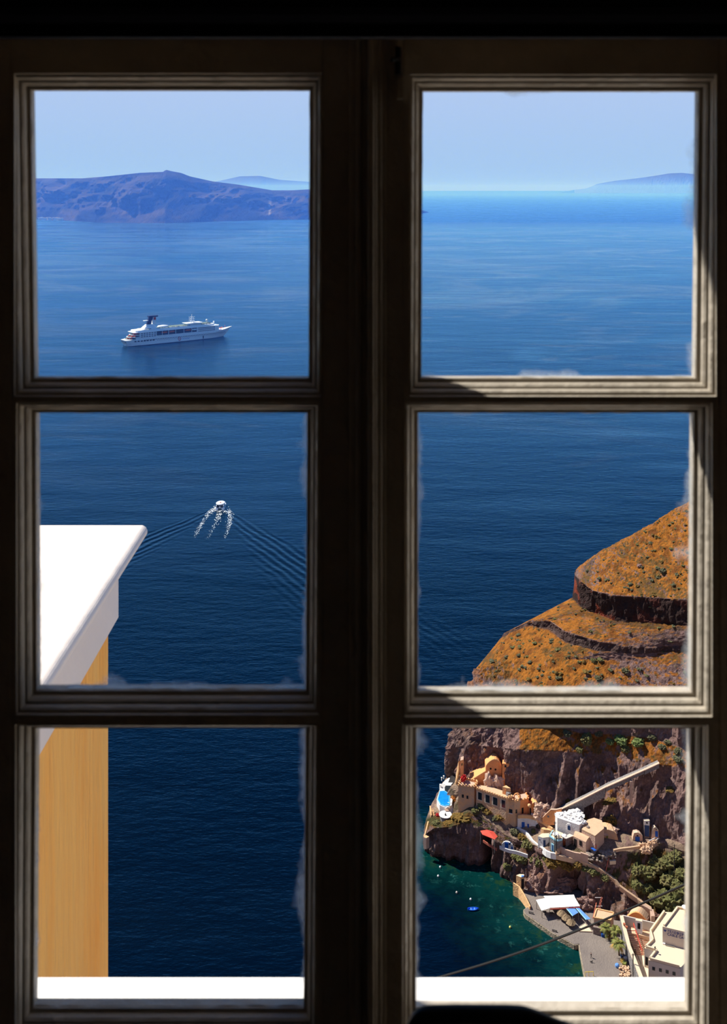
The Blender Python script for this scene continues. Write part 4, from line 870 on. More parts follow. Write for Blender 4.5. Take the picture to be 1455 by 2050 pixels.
def chapel(x0, x1, yt, yb, Y, door, dm, lb, arch=True, m='pink', lun=None, top=None):
    t = thing('rock_chapel', W((x0+x1)/2, yb, Y), lb, 'chapel'); A, B = W(x0,yb,Y), W(x1,yb,Y-.4); xm = (x0+x1)/2
    if arch: pp = [(x0-3,yb+3),(x0-1,yb-4),(x0,yt+8),(x0+2,yt+1),(xm,yt),(x1-4,yt+2.5),(x1,yt+7),(x1+.5,yb+3)]
    else: pp = [(x0,yb+3),(x0,yt),(x1,yt-.5),(x1,yb+3)]
    mb = MB(); mb.extrude([plane_pt(A,B,a,b_) for a,b_ in pp], (0,1.6,0)); part('facade', mb, M[m], t)
    mb = MB(); mb.wall([plane_pt(A,B,a,b_-.5)+V((0,.15,0)) for a,b_ in pp[1:-1]], .45, .22); part('coping', mb, M['cream'], t)
    win(t, A, B, door, 'door', dm, dep=.08)
    if lun: win(t, A, B, lun, 'lunette', 'dark', dep=.06)
    if top: win(t, A, B, top, 'whitewashed_top', 'wash_far', dep=.05); win(t, A, B, (top[0]+3.5,top[1]+2,top[0]+7,top[1]+5), 'vent', 'dark', dep=.1)
chapel(1267,1286,1666.5,1688,342.6,(1271.3,1675,1280.3,1688.2),'blue','pale rock-cut front with a bright blue door at the end of the village path',lun=(1274,1672,1277.5,1674.2))
chapel(1289.3,1300.3,1643.5,1675,343.4,(1290.3,1652.3,1299.2,1674.5),'blue_dk','tall narrow front with a white top and dark blue door high on the cliff',arch=False,m='stone',top=(1289.5,1643.5,1300,1652))
chapel(1306,1318,1656,1676,342.2,(1311.3,1664,1316.8,1675),'blue','smallest rock-cut front with a blue door, rightmost of the village',lun=(1312.5,1658.8,1314.3,1661))
b = MB(); b.wall([G(1228,1700.5,16.8),G(1245,1697.5,16.9),G(1262,1695.5,17),G(1282.5,1692.5,17.1)], .5, .8); recenter(b.build('ledge_wall', M['pinkroof'], label='salmon kerb wall along the ledge to the blue-doored rock front', cat='wall'))
b = MB()
for k,(x,y) in enumerate(((1286,1694),(1292,1697),(1298,1695),(1304,1691),(1310,1688),(1315,1683),(1319,1676),(1290,1702),(1297,1702))): b.blob(G(x,y,16.6), 1.1, 3, .5, 1.5, (1.2,.8,1), seed=k)
recenter(b.build('bastion_wall', M['pinkroof'], label='bulging sandy rubble bastion below the rightmost rock fronts', cat='wall'))
b = MB(); b.tube([G(1299,1683.5,18.2),G(1311,1678,18.4)], .16, 6); b.tube([G(1314,1681,18.2),G(1319,1678,18.2)], .16, 6); recenter(b.build('white_rail', M['wash_far'], label='white rail in front of the rightmost rock fronts', cat='rail'))
b = MB(); p = foot([(1181.5,1698),(1185,1697),(1194,1703),(1190,1704.5)], 17.2); b.extrude(p, (0,0,.25)); recenter(b.build('tarpaulin', M['blue'], label='bright blue tarpaulin on the rubble terrace', cat='tarpaulin'))
b = MB(); rq = random.Random(9)
for k in range(46):
    x = rq.uniform(1172,1232); y = 1704+rq.uniform(0,1)*(12+10*(1-abs(x-1200)/32)); pt = hit(x,y)
    if pt: b.blob(pt+V((0,-.2,.1)), rq.uniform(.35,.9), 1, .4, 1.5, (1.2,1,.7), seed=k)
recenter(b.build('rubble', M['stone_pale'], label='heap of pale rubble below the village path', cat='rubble', kind='stuff'))
b = MB(); c = W(1225,1724,337); b.box(c, (2.1,1.6,1.2), .1); recenter(b.build('mast_block', M['cream'], label='cream concrete block at the head of the red pipe', cat='block'))
b = MB(); b.box(W(1224,1745,337.4), (1.7,1.7,6.0)); recenter(b.build('mast_pier', M['rockpale'], label='rocky brown pier carrying the cream block', cat='pier'))
# ---- ramp across the cliff
t = thing('cliff_ramp', G(1210,1576,29), 'long stone ramp climbing diagonally across the dark cliff', 'ramp')
rp = [(1098,1624,20.2),(1112,1621.5,20.8),(1125,1618,21.6),(1170,1596,26.5),(1213,1574,31.6),(1265,1551,36.2),(1290,1540,38.6),(1319,1526.5,41)]
P_ = [G(*q) for q in rp]; mb = MB(); mb.wall(P_, 1.0, .35); part('kerb', mb, M['pink'], t)
mb = MB()
for i, hh in enumerate((2.2,3.0,4.8,3.4,1.5,1.2,1.5)): mb.seg(P_[i]+V((0,.9,-.3)), P_[i+1]+V((0,.9,-.3)), 2.2, hh, 0)
part('retaining_face', mb, M['greystone'], t)
mb = MB(); c = W(1263,1564,347.6); mb.seg(V((c.x-.45,c.y,-(1563-HY)/F*347.6)), V((c.x+.45,c.y,-(1563-HY)/F*347.6)), .9, 7.4); part('pillar', mb, M['pink'], t)
# ---- path down to the port
b = MB(); b.wall([G(1113,1710,15.0),G(1135,1715,14.8),G(1160,1720,14.4),G(1178,1727,13.8),G(1195,1734.5,12.8),G(1205,1741,12),G(1219,1751,10.6),G(1232,1761,9.6),G(1240,1772,8.4),G(1256,1784,7.2),G(1275,1797,5.8),G(1290,1809,4.9),G(1303,1817,4.4)], .9, 1.5)
recenter(b.build('zigzag_path', M['pinkroof'], label='pale stepped path descending from the village towards the port', cat='path'))
# ================================================================ port
t = thing('boathouse', G(1042,1780,2), 'cream boathouse with an open dark doorway at the head of the narrow quay', 'building')
p = block(t, 'wall', [(1033,1752.5),(1042,1756.5),(1049,1755),(1049,1750.5),(1040,1750)], 6.6, 0, M['ochre_lit'], M['cream'])
win(t, p[1], p[2], (1043.6,1759.5,1048.6,1779), 'doorway', 'dark', dep=.05)
b = MB(); c = G(1046,1754,6.9); b.box(c, (.8,.6,.35), .4); recenter(b.build('blue_crate', M['blue_lt'], label='blue crate on the boathouse roof', cat='crate'))
t = thing('storehouse', G(1058,1780,2), 'ruined cream storehouse wall with a pale blue door next to the boathouse', 'building')
A, B = W(1049,1778,346.2), W(1067,1785,343.6)
mb = MB(); mb.extrude([plane_pt(A,B,a,b_) for a,b_ in ((1049,1782),(1049.5,1755),(1046.5,1744),(1050,1749),(1058,1754),(1063,1760),(1067,1766),(1068,1786))], (0,.7,0)); part('wall', mb, M['ochre_lit'], t)
win(t, A, B, (1055.4,1767.5,1061,1780), 'door', 'cyan', dep=.08)
t = thing('jetty_wall', G(1045,1790,1.5), 'cream wall along the seaward side of the narrow quay', 'wall')
mb = MB(); mb.wall([G(1027.5,1767,4.2),G(1038.5,1774,4.0),G(1045,1784,3.6),G(1052,1796,3.2),G(1061,1814.5,2.6)], .45, 4.5); part('wall_face', mb, M['ochre_lit'], t)
mb = MB(); a, c = G(1027.5,1767,3.9), G(1038.5,1774,3.7); feat(mb, a, c, (1028.2,1771,1035.6,1781), .32); o = part('notice_board', mb, M['paper'], t)
for k, (x, y, r, sq, lb) in enumerate(((1072,1772,2.2,(1,1,2.4),'pointed brown rock stack behind the boathouse'),(1093,1772,2.4,(1,.9,2.0),'upright brown rock pillar left of the white canopy roof'),(1076,1784,2.2,(1.5,1,1.2),'low pale boulder at the cliff foot by the narrow quay'),(1128,1780,2.6,(1.8,1,1.0),'broad grey boulder behind the white canopy roof'),(1105,1788,2.0,(2.2,1,.7),'flat pale rock shelf above the canopy roof'),(1180,1790,2.6,(1.1,1,2.6),'tall brown rock rib beside the blue awning'),(1173,1820,2.0,(1.6,.9,1.0),'small brown boulder below the rock rib'))):
    c = G(x,y,2); b = MB(); b.blob((0,0,0), r, 4, .33, 1.1, sq, seed=k*2.1); o = b.build('boulder', M['rockpale'], label=lb, cat='rock'); o.location = V((c.x,c.y+1.4,SEA+1.6+r*sq[2]*.5))
t = thing('canopy_roof', G(1120,1822,1.6), 'wide white canopy roof over the quayside tavern', 'canopy')
Rf = [G(1092,1799,5.6), G(1150.5,1796.5,5.6), G(1161,1814,4.7), G(1100.5,1817,4.7)]
bk = [G(1088,1793.5,5.2), G(1148.5,1791,5.2)]
mb = MB(); mb.extrude([Rf[0],Rf[3],Rf[2],Rf[1]], (0,0,-.12)); mb.extrude([bk[0],Rf[0],Rf[1],bk[1]], (0,0,-.12)); part('canvas', mb, M['canvas'], t)
mb = MB(); mb.extrude([G(1073,1801.5,4.8),G(1084,1823,4.3),G(1100.5,1818,4.5),G(1093,1797.5,5.5)], (0,0,-.12)); part('side_canvas', mb, M['canvas'], t)
for a in (G(1085,1822,4.2),G(1100,1818,4.4),G(1120,1816,4.6),G(1140,1815.5,4.6),G(1160,1814,4.6),G(1074,1802,4.6)): mb = MB(); mb.tube([V((a.x,a.y+.1,SEA+QH-.05)), a], .08, 6); part('post', mb, M['darksteel'], t)
mb = MB(); a, c = G(1101,1819.2,4.6), G(1161,1816,4.6); mb.wall([a,c], .08, .35); part('valance', mb, M['red'], t)
for k, (x, y) in enumerate(((1090,1830),(1104,1832),(1112,1829),(1122,1828))):
    t = thing('tavern_table', G(x,y,QH), ('dark tavern table at the left corner of the canopy roof','dark tavern table just under the front canopy edge','dark tavern table deeper in the canopy shade','dark tavern table beside the first thatched parasol')[k], 'table')
    mb = MB(); mb.bx(-.6,.6,-.4,.4,.70,.76); mb.build('tabletop', M['darksteel'], t); mb = MB(); mb.bx(-.05,.05,-.05,.05,0,.7); mb.build('leg', M['darksteel'], t)
for k, (x,y) in enumerate(((1124,1825),(1133,1833.5),(1142.3,1843))):
    t = thing('thatched_parasol', G(x,y+12,QH), ('thatched parasol nearest the white canopy roof','middle thatched parasol of the row of three','thatched parasol furthest from the white canopy roof')[k], 'parasol', 'thatched parasols on the quay')
    c = G(x,y,4.0-.3*k); mb = MB(); prf = []; 
    mb.lathe(c+V((0,0,-.55)), [(1.45,-.22),(1.6,-.05),(1.05,.42),(.5,.8),(.08,1.05)], 22)
    rr = random.Random(k); mb.v = [(a+rr.uniform(-.09,.09), b_+rr.uniform(-.09,.09), z+rr.uniform(-.08,.08)) for a,b_,z in mb.v]; part('thatch', mb, M['straw'], t)
    mb = MB(); mb.tube([V((c.x,c.y,SEA+QH-.02)), c], .08, 8); part('pole', mb, M['trunk'], t)
for k, (px_, lb) in enumerate(((([(1134,1820.5),(1145,1814),(1157.5,1826.5),(1146,1833.5)]), 'flat light blue awning panel beside the thatched parasols'), ([(1147.4,1813),(1155.5,1815.5),(1182,1839.5),(1173,1841)], 'long light blue awning strip next to the flat blue panel'))):
    t = thing('blue_awning', G(px_[2][0],px_[2][1]+16,QH), lb, 'awning'); q = foot(px_, 4.2); mb = MB(); mb.extrude([a+V((0,0,.25 if i in (0,1) else 0)) for i, a in enumerate(q)], (0,0,-.1)); part('canvas', mb, M['blue_lt'], t)
    for a in q: mb = MB(); mb.tube([V((a.x,a.y,SEA+QH-.02)), a], .06, 6); part('post', mb, M['steel'], t)
    mb = MB(); mb.wall([q[0]+V((0,0,.3)), q[3]+V((0,0,.05))], .22, .14); part('beam', mb, M['cyan'], t)
t = thing('seating_platform', G(1170,1862,QH), 'white paved platform at the foot of the blue awnings', 'platform'); mb = MB(); q = foot([(1159,1864),(1185,1865),(1172,1849),(1160,1856)], 1.9); mb.prism([(a.x,a.y) for a in q], SEA+QH-.2, SEA+1.95); part('paving', mb, M['cream'], t)
# hut with stone wall
t = thing('flat_roofed_hut', G(1208,1856,QH), 'square pinkish hut with a tiled flat roof behind the palms', 'hut')
p = block(t, 'wall', [(1188.5,1838),(1222,1843.5),(1228,1828),(1194,1820.5)], 5.6, 0, M['pink'], M['pinkroof'], .35, M['ochre_lit'], .35)
win(t, p[0], p[1], (1203,1841,1210,1845.5), 'window', 'blue_dk', dep=.1); win(t, p[0], p[1], (1195,1848,1201,1851.5), 'window', 'dark', dep=.06)
b = MB(); a, c = G(1187.5,1854,3.9), G(1204,1858,3.9); b.seg(a, c, .8, 4); recenter(b.build('stone_wall', M['stone'], label='dark cobbled wall at the corner of the flat-roofed hut', cat='wall'))
b = MB(); c = G(1208,1874,QH); b.box(c+V((0,0,.45)), (1.5,.9,.9), .1); b.box(c+V((0,0,.95)), (1.6,1.0,.1), .1); recenter(b.build('blue_bin', M['blue'], label='blue bin at the foot of the cobbled wall', cat='bin'))
# palms
def palm(base, top, R, lb, dry=False, n=26, seed=1):
    t = thing('palm_tree', base, lb, 'palm tree'); rr = random.Random(seed); mb = MB(); mb.tube([base+V((0,0,-.2)), base.lerp(top,.5)+V((.08,0,0)), top], [.28,.2,.2], 9); part('trunk', mb, M['trunk'], t)
    for ring_, (m, e0, e1, cnt, k) in enumerate((('palm_dry' if dry else 'palm', -.5, .1, n//2, .85), ('palm', .1, 1.2, n, 1.))):
        for i in range(cnt):
            a = rr.uniform(0, 6.283); e = rr.uniform(e0, e1); L_ = R*k*rr.uniform(.8,1.1); pts = []; mb = MB()
            for j in range(6):
                f = j/5; pts.append(top+V((math.cos(a)*math.cos(e)*L_*f, math.sin(a)*math.cos(e)*L_*f, math.sin(e)*L_*f-.55*L_*f*f)))
            sd = V((-math.sin(a), math.cos(a), 0))
            for j in range(5):
                for q in range(5):   # splayed leaflets as thin blades
                    f = (q+.5)/5; c = pts[j].lerp(pts[j+1], f); ll = R*.30*math.sin(math.pi*min(.95,(j+f)/5*.8+.2))
                    for s_ in (-1,1):
                        tip = c+sd*s_*ll+(pts[j+1]-pts[j])*.9+V((0,0,-ll*.35)); w_ = (pts[j+1]-pts[j])*.13
                        mb.add([c-w_, c+w_, tip, c+V((0,0,.03))], [(0,1,2),(0,2,3),(3,2,1)])
            part('frond', mb, M[m], t)
palm(G(1214,1874,QH), G(1212,1856,5.0), 2.5, 'palm tree closest to the flat-roofed hut', seed=1, n=22)
palm(G(1233,1880,QH), G(1232,1862,5.2), 2.6, 'middle palm tree beside the white stair wall', seed=2, n=22)
palm(G(1239,1912,QH), G(1237,1887,6.0), 2.7, 'tallest palm tree, nearest the camera on the quay', True, seed=3, n=24)
t = thing('palm_tree', G(1219,1882,QH), 'low yellowed palm between the two far palms', 'palm tree'); mb = MB()
rr = random.Random(4); tp = G(1219,1873,2.8); mb.tube([G(1219,1882,QH), tp], .2, 8); part('trunk', mb, M['trunk'], t)
for i in range(16):
    mb = MB(); a = rr.uniform(0,6.28); L_ = rr.uniform(1.0,1.7); e = rr.uniform(-.2,1.); d = V((math.cos(a)*math.cos(e), math.sin(a)*math.cos(e), math.sin(e))); s_ = V((-math.sin(a),math.cos(a),0))*.22
    mb.add([tp, tp+d*L_*.6+s_, tp+d*L_+V((0,0,-.4)), tp+d*L_*.6-s_, tp+d*L_*.6+V((0,0,.08))], [(0,1,4),(1,2,4),(2,3,4),(3,0,4),(0,3,2,1)]); part('frond', mb, M['palm_dry'], t)
# cable-car station
t = thing('cable_car_station', G(1320,1950,1), 'big cream flat-roofed cable car station at the lower right', 'building')
lo = [(1328,1825.5),(1299.7,1865.5),(1304.5,1883),(1289.6,1898),(1311,1904.5),(1297.7,1922),(1361,1938.6),(1405,1893),(1440,1865),(1440,1832)]
p = foot(lo, 8); mb = MB(); mb.prism([(q.x,q.y) for q in p], SEA+0, SEA+8); part('wall', mb, M['creamwall'], t)  # cream walls given a greyer tone: shade put into the colour
c = sum(p, V())/len(p); mb = MB(); mb.prism([(q.x,q.y) for q in p], SEA+7.9, SEA+8.04); part('roof', mb, M['cream'], t)
def inset(p, d):
    n = len(p); out = []; area = sum(p[i].x*p[(i+1)%n].y-p[(i+1)%n].x*p[i].y for i in range(n)); s_ = 1 if area > 0 else -1
    for i in range(n):
        a, b_, c_ = p[i-1], p[i], p[(i+1)%n]; e1 = (b_-a).normalized(); e2 = (c_-b_).normalized(); n1 = V((-e1.y,e1.x,0))*s_; n2 = V((-e2.y,e2.x,0))*s_
        m_ = (n1+n2); m_ = m_/max(.3, m_.dot(n1)) if m_.length > .01 else n1; out.append(b_+m_*d)
    return out
pi_ = inset(p, .3); mb = MB(); mb.wall([q+V((0,0,.75)) for q in pi_[:7]], .5, .8); part('parapet', mb, M['cream'], t)
up = [(1326,1855),(1420,1877.5),(1462,1830),(1354.5,1817)]
p2 = foot(up, 13.2); mb = MB(); mb.prism([(q.x,q.y) for q in p2], SEA+7, SEA+13.2); o = part('upper_wall', mb, M['creamwall'], t)
mb = MB(); mb.prism([(q.x,q.y) for q in p2], SEA+13.1, SEA+13.22); part('upper_roof', mb, M['cream'], t)
q2 = inset(p2, .3); mb = MB(); mb.wall([q+V((0,0,.6)) for q in (q2[0],q2[3],q2[2])], .5, .6); part('upper_parapet', mb, M['cream'], t)
for r in ((1305.4,1935.8,1311.2,1942.4),(1318.9,1938.8,1324.7,1945.4),(1332.4,1942,1338.2,1948.8),(1346,1945.6,1352,1952.4)): win(t, p[5], p[6], r)
mb = MB(); feat(mb, p[3], p[4], (1292,1916,1297,1932), .08); part('door', mb, M['dark'], t)
A, B = p2[0], p2[1]; u = (B-A).normalized(); nrm = V((u.y,-u.x,0)); nrm = nrm if nrm.y < 0 else -nrm
def sign(txt, px, py, size, m):
    cu = bpy.data.curves.new('lettering', 'FONT'); cu.body = txt; cu.size = size; cu.extrude = .02
    o = bpy.data.objects.new('lettering', cu); COL.objects.link(o); dg = bpy.context.evaluated_depsgraph_get(); me = bpy.data.meshes.new_from_object(o.evaluated_get(dg)); bpy.data.objects.remove(o)
    me.materials.append(M[m]); oo = bpy.data.objects.new('lettering', me); COL.objects.link(oo); oo.parent = t
    R = Matrix((u, V((0,0,1)), -u.cross(V((0,0,1)))*-1)).transposed(); oo.matrix_local = Matrix.Translation(plane_pt(A,B,px,py)+nrm*.06-t.location) @ R.to_4x4(); return oo
sign('\u03a4\u0395\u039b\u0395\u03a6\u0395\u03a1\u0399\u039a', 1335.2, 1866.0, 1.05, 'ink'); sign('CABLE CAR', 1335.2, 1872.0, 1.05, 'ink')
c = plane_pt(A,B,1331,1862.5); mb = MB(); mb.extrude([c+nrm*.05+u*a+V((0,0,z)) for a,z in ((-.42,.25),(0,.12),(.42,.25),(.28,-.22),(0,-.4),(-.28,-.22))], nrm*.03); part('logo', mb, M['ink'], t)
mb = MB(); feat(mb, A, B, (1326.5,1887,1331.5,1891), .5); part('vent_box', mb, M['wash_far'], t); mb = MB(); mb.wall([G(1332,1891,8.4), G(1350,1895,8.4)], .1, .35); part('rail', mb, M['steel'], t)
b = MB(); c = G(1371,1817,14.4); b.lathe(c+V((0,0,-.9)), [(.2,0),(.9,.9),(1.0,1.15)], 10); recenter(b.build('satellite_dish', M['wash'], label='white dish on the roof of the cable car station', cat='dish'))
b = MB(); c = G(1311,1903,8.8); b.tube([c+V((0,0,-.5)), c+V((0,0,1.0))], .12, 6); b.blob(c+V((0,0,1.0)), .28, 1, .3); recenter(b.build('roof_lamp', M['darksteel'], label='small dark lamp on the station parapet corner', cat='lamp'))
# stair wall + stairs
t = thing('stair_enclosure', G(1262,1900,QH), 'long white sloping wall enclosing the station stairs', 'wall')
top = [G(1244,1832.5,8.4), G(1251,1862,7.6), G(1259,1893,6.6), G(1268,1915,6.0), G(1282,1952,5.2), G(1290,1975,5)]
mb = MB(); mb.wall(top, 1.05, .5); part('coping', mb, M['cream'], t); mb = MB(); mb.wall([q+V((0,0,-.45)) for q in top], .95, 9); part('stone_face', mb, M['greystone'], t)
mb = MB(); mb.wall([G(1246,1832,8.4), G(1312,1848,8.4)], .35, 4.6); part('end_wall', mb, M['creamwall'], t)
for k, (x,y) in enumerate(((1249.5,1852.5),(1254,1858))):
    b = MB(); c = G(x,y,8.0+(0 if k else .1)); b.lathe(c, [(.28,0),(.4,.5),(.42,.55)], 10); recenter(b.build('clay_pot', M['clay'], label=('upper','lower')[k]+' of the two clay pots on the white stair wall', cat='pot'))
t = thing('station_stairs', G(1275,1890,3), 'broad pale stairs with brown treads inside the white enclosure', 'stairs'); mb = MB(); mt = MB()
for k in range(15):
    f = k/14; hh = 5.6-3.2*f; y = 1858+48*f; a, c = G(1252.5+21*f, y+3, hh), G(1296, y+3, hh); d = (c-a); mid = (a+c)/2
    mb.box(V((mid.x,mid.y,SEA+hh/2)), (d.length,.72,hh)); mt.box(V((mid.x,mid.y-.34,SEA+hh+.01)), (d.length,.16,.06))
part('step', mb, M['cream'], t); part('nosing', mt, M['clay'], t)
mb = MB(); q = foot([(1247,1845),(1290,1845),(1300,1864),(1300,1876),(1253,1866)], 5.5); mb.prism([(a.x,a.y) for a in q], SEA, SEA+5.5); part('landing', mb, M['pinkroof'], t)
mb = MB(); q = foot([(1272,1909),(1300,1909),(1312,1990),(1290,1990)], 2.2); mb.prism([(a.x,a.y) for a in q], SEA, SEA+2.2); part('lower_landing', mb, M['cream'], t)
b = MB(); r0, r1 = G(1268,1848,7.2), G(1285,1903,3.9); b.tube([r0, r1], .15, 8)
for f in (0,.25,.5,.75,1): c = r0.lerp(r1, f); b.tube([c, c+V((0,0,-1.4))], .07, 6)
recenter(b.build('stair_handrail', M['red_paint'], label='bright red handrail down the middle of the station stairs', cat='handrail'))
b = MB(); r0, r1 = G(1271,1900,3.8), G(1283,1928,3.3); b.tube([r0, r1], .06, 6); b.tube([r0+V((0,0,-.5)), r1+V((0,0,-.5))], .05, 6)
for f in (0,.5,1): c = r0.lerp(r1, f); b.tube([c, c+V((0,0,-1.3))], .05, 6)
recenter(b.build('side_handrail', M['darksteel'], label='thin dark railing below the stairs along the white wall', cat='handrail'))
t = thing('ticket_booth', G(1278,1864,5.4), 'white ticket booth with a dark doorway at the top of the stairs', 'booth')
p = block(t, 'wall', [(1271.5,1842.5),(1285,1845.5),(1286,1840.5),(1273,1838.5)], 9.4, 5, M['wash_far'], M['cream']); win(t, p[0], p[1], (1276,1848,1281.5,1859.5), 'doorway', 'dark', dep=.05)
t = thing('vaulted_store', G(1278,1838,2), 'tan barrel-vaulted store behind the white stair enclosure', 'building')
a0_, a1_, b1_, b0_ = G(1256,1830,5), G(1293,1838,5), G(1295,1824,5), G(1262,1819,5); mb = MB(); pr0 = []; 
for k in range(11):
    f = k/10; pr0.append(a0_.lerp(a1_, f)+V((0,0,1.9*math.sin(f*math.pi)-.6)))
n_ = len(pr0); bk_ = [q+(b0_-a0_)*1.0 for q in pr0]; mb.add(pr0+bk_, [(i,i+1,n_+i+1,n_+i) for i in range(n_-1)]); part('barrel_roof', mb, M['pinkroof'], t)
mb = MB(); mb.extrude([V((a0_.x,a0_.y,SEA))]+pr0+[V((a1_.x,a1_.y,SEA))], (0,.4,0)); part('gable', mb, M['ochre'], t)
mb = MB(); mb.wall([q+V((0,-.1,.12)) for q in pr0], .5, .3); part('coping', mb, M['ochre'], t)
b = MB(); b.wall([G(1284,1809,6.2),G(1296,1815,5.6),G(1304,1820,5.2),G(1307,1834,4.4)], 1.2, 3); recenter(b.build('path_parapet', M['pink'], label='pink parapet where the descending path turns above the vaulted store', cat='wall'))
# red pipe, lattice mast, poles
b = MB(); b.tube([G(1187,1838,5.8), W(1194,1806,332), W(1211,1750,335), W(1218,1718,337)], .16, 8); recenter(b.build('red_pipe', M['redpole'], label='long slanting red pipe from the hut roof up to the cream block', cat='pipe'))
t = thing('lattice_mast', G(1192,1836,QH), 'slender white and rust lattice mast by the flat-roofed hut', 'mast'); mb = MB()
a, c = V(G(1192,1846,QH)), W(1204,1796,330.5)
for dx, dy in ((-.35,-.3),(.35,-.3),(0,.4)): mb.tube([a+V((dx,dy,0)), c+V((dx*.5,dy*.5,0))], .07, 6)
for k in range(7): f = k/7; q = a.lerp(c,f); q2_ = a.lerp(c,(k+1)/7); mb.tube([q+V((-.35,-.3,0)), q2_+V((.35,-.3,0))], .05, 5)
part('lattice', mb, M['redpole'], t); mb = MB(); 
for y in (1797,1814): q = W(1198,y,330.6); mb.tube([q+V((-1.2,0,0)), q+V((1.2,0,0))], .09, 6)
part('crossbar', mb, M['wash_far'], t)
for x, yb, yt, Y, r, lb in ((1110.6,1706,1645,338.8,.13,'tall thin dark utility pole in front of the grey stone building'),(1113.3,1706,1672,338.6,.2,'thicker dark post beside the tall utility pole'),(1267,1958,1909,302.5,.15,'dark pole rising beside the white stair wall near the ledge'),(1171.5,1871,1850,325.8,.06,'thin grey pole at the corner of the white platform'),(1349.5,1745,1690,331,.12,'thin pole among the bushes at the right'),(1285,1677,1655,344,.09,'thin pale pole beside the tall narrow rock front')):
    b = MB(); b.tube([W(x,yb+4,Y), W(x,yt,Y)], r, 8); b.tube([W(x,yt+2.5,Y)+V((-.5,0,0)), W(x,yt+2.5,Y)+V((.5,0,0))], r*.5, 6); recenter(b.build('utility_pole', M['darksteel'], label=lb, cat='pole'))
t = thing('yellow_frame', G(1180,1956,QH), 'yellow steel gate frame standing on the quay', 'frame'); mb = MB(); a, c = G(1171,1946,2.9), G(1187.5,1945,2.9); lo_ = V((0,0,-1.3))
mb.tube([a+lo_, a, c, c+lo_], .09, 6); mb.tube([a.lerp(c,.45)+lo_, a.lerp(c,.45)], .07, 6); part('frame', mb, M['yellow'], t)
for k, (x,y,lb) in enumerate(((1063,1829,'low dark bench near the quay corner'),(1110,1865,'low dark bench near the quay edge under the black cable'))):
    t = thing('quay_bench', G(x,y,QH), lb, 'bench'); rz = -.4
    for nm, d, c in (('seat',(1.6,.4,.08),(0,0,.42)),('leg',(.1,.4,.4),(-.65,0,.2)),('leg',(.1,.4,.4),(.65,0,.2))): mb = MB(); mb.box(c, d); mb.build(nm, M['darksteel'], t)
    t.rotation_euler.z = rz
# clutter at the quay foot
rj = random.Random(12); b = MB()
for k in range(60): x = rj.uniform(1240,1260); y = rj.uniform(1932,1962); p = G(x,y,QH+rj.uniform(0,.5)); b.box(p, (rj.uniform(.3,.9),rj.uniform(.2,.6),rj.uniform(.2,.6)), rj.uniform(0,3))
recenter(b.build('rubbish_pile', M['pinkroof'], label='pile of pale rubble bags against the foot of the stone wall', cat='pile', kind='stuff'))
b = MB(); c = G(1235,1936,QH); b.lathe(c, [(.45,0),(.62,.3),(.62,.75),(.4,1.0)], 14); recenter(b.build('blue_barrel', M['blue_lt'], label='round light blue tub on the quay beside the rubble pile', cat='tub'))
for k, (x,y,m,s_,lb) in enumerate(((1246,1917,'blue_dk',.9,'dark blue crate at the foot of the tallest palm'),(1252,1922,'wash_far',.8,'white crate against the stone wall'),(1246,1926,'palm_dry',.9,'orange box between the crates'),(1250,1932,'palm',1.0,'dark green crate above the rubble pile'))):
    b = MB(); c = G(x,y,QH); b.box(c+V((0,0,.4)), (s_*1.2,s_,.8), .3*k); b.box(c+V((0,0,.83)), (s_*1.3,s_*1.1,.08), .3*k); recenter(b.build('crate', M[m], label=lb, cat='crate'))
# people
def person(loc_, rz, shirt, trou, lb, h=1.72, step=.22):
    t = thing('person', loc_, lb, 'person'); t.rotation_euler.z = rz; s_ = h/1.72
    def skin(name, V_, E, Rr, m, sub=1, parent=t):
        me = bpy.data.meshes.new(name); me.from_pydata([tuple(V(v)*s_) for v in V_], E, []); o = bpy.data.objects.new(name, me); COL.objects.link(o); o.parent = parent
        sk = o.modifiers.new('skin','SKIN'); 
        for i, r in enumerate(Rr): me.skin_vertices[0].data[i].radius = (r*s_, r*s_)
        me.skin_vertices[0].data[0].use_root = True; su = o.modifiers.new('s','SUBSURF'); su.levels = sub; su.render_levels = sub; me.materials.append(m); return o
    Vb = [(0,0,.95),(0,0,1.15),(0,0,1.38),(0,0,1.5),(0,-.01,1.62),(.19,0,1.38),(.25,-.02,1.12),(.24,-.14,.9),(-.19,0,1.38),(-.25,.02,1.12),(-.24,-.08,.88),(.09,0,.9),(.1,-step,.5),(.1,-step*1.1,.06),(.1,-step*1.1-.14,.03),(-.09,0,.9),(-.1,step*.6,.5),(-.1,step*1.3,.08),(-.1,step*1.3-.14,.03)]
    Eb = [(0,1),(1,2),(2,3),(3,4),(2,5),(5,6),(6,7),(2,8),(8,9),(9,10),(0,11),(11,12),(12,13),(13,14),(0,15),(15,16),(16,17),(17,18)]
    skin('body', Vb, Eb, [.13,.12,.13,.055,.10,.06,.045,.035,.06,.045,.035,.08,.06,.04,.035,.08,.06,.04,.035], M['skin'])
    skin('shirt', [Vb[i] for i in (0,1,2,5,6,8,9)], [(0,1),(1,2),(2,3),(3,4),(2,5),(5,6)], [.15,.145,.155,.08,.06,.08,.06], M[shirt])
    skin('trousers', [Vb[0],Vb[11],Vb[12],Vb[13],Vb[15],Vb[16],Vb[17]], [(0,1),(1,2),(2,3),(0,4),(4,5),(5,6)], [.14,.1,.075,.06,.1,.075,.06], M[trou])
    mb = MB(); mb.blob(V((0,.015,1.66))*s_, .105*s_, 2, .03, 1, (1,1,.85)); o = mb.build('hair', M['hair'], t, smooth=True)
person(G(1183,1917.5,QH), 2.2, 'darksteel', 'darksteel', 'person in dark clothes walking across the empty quay')
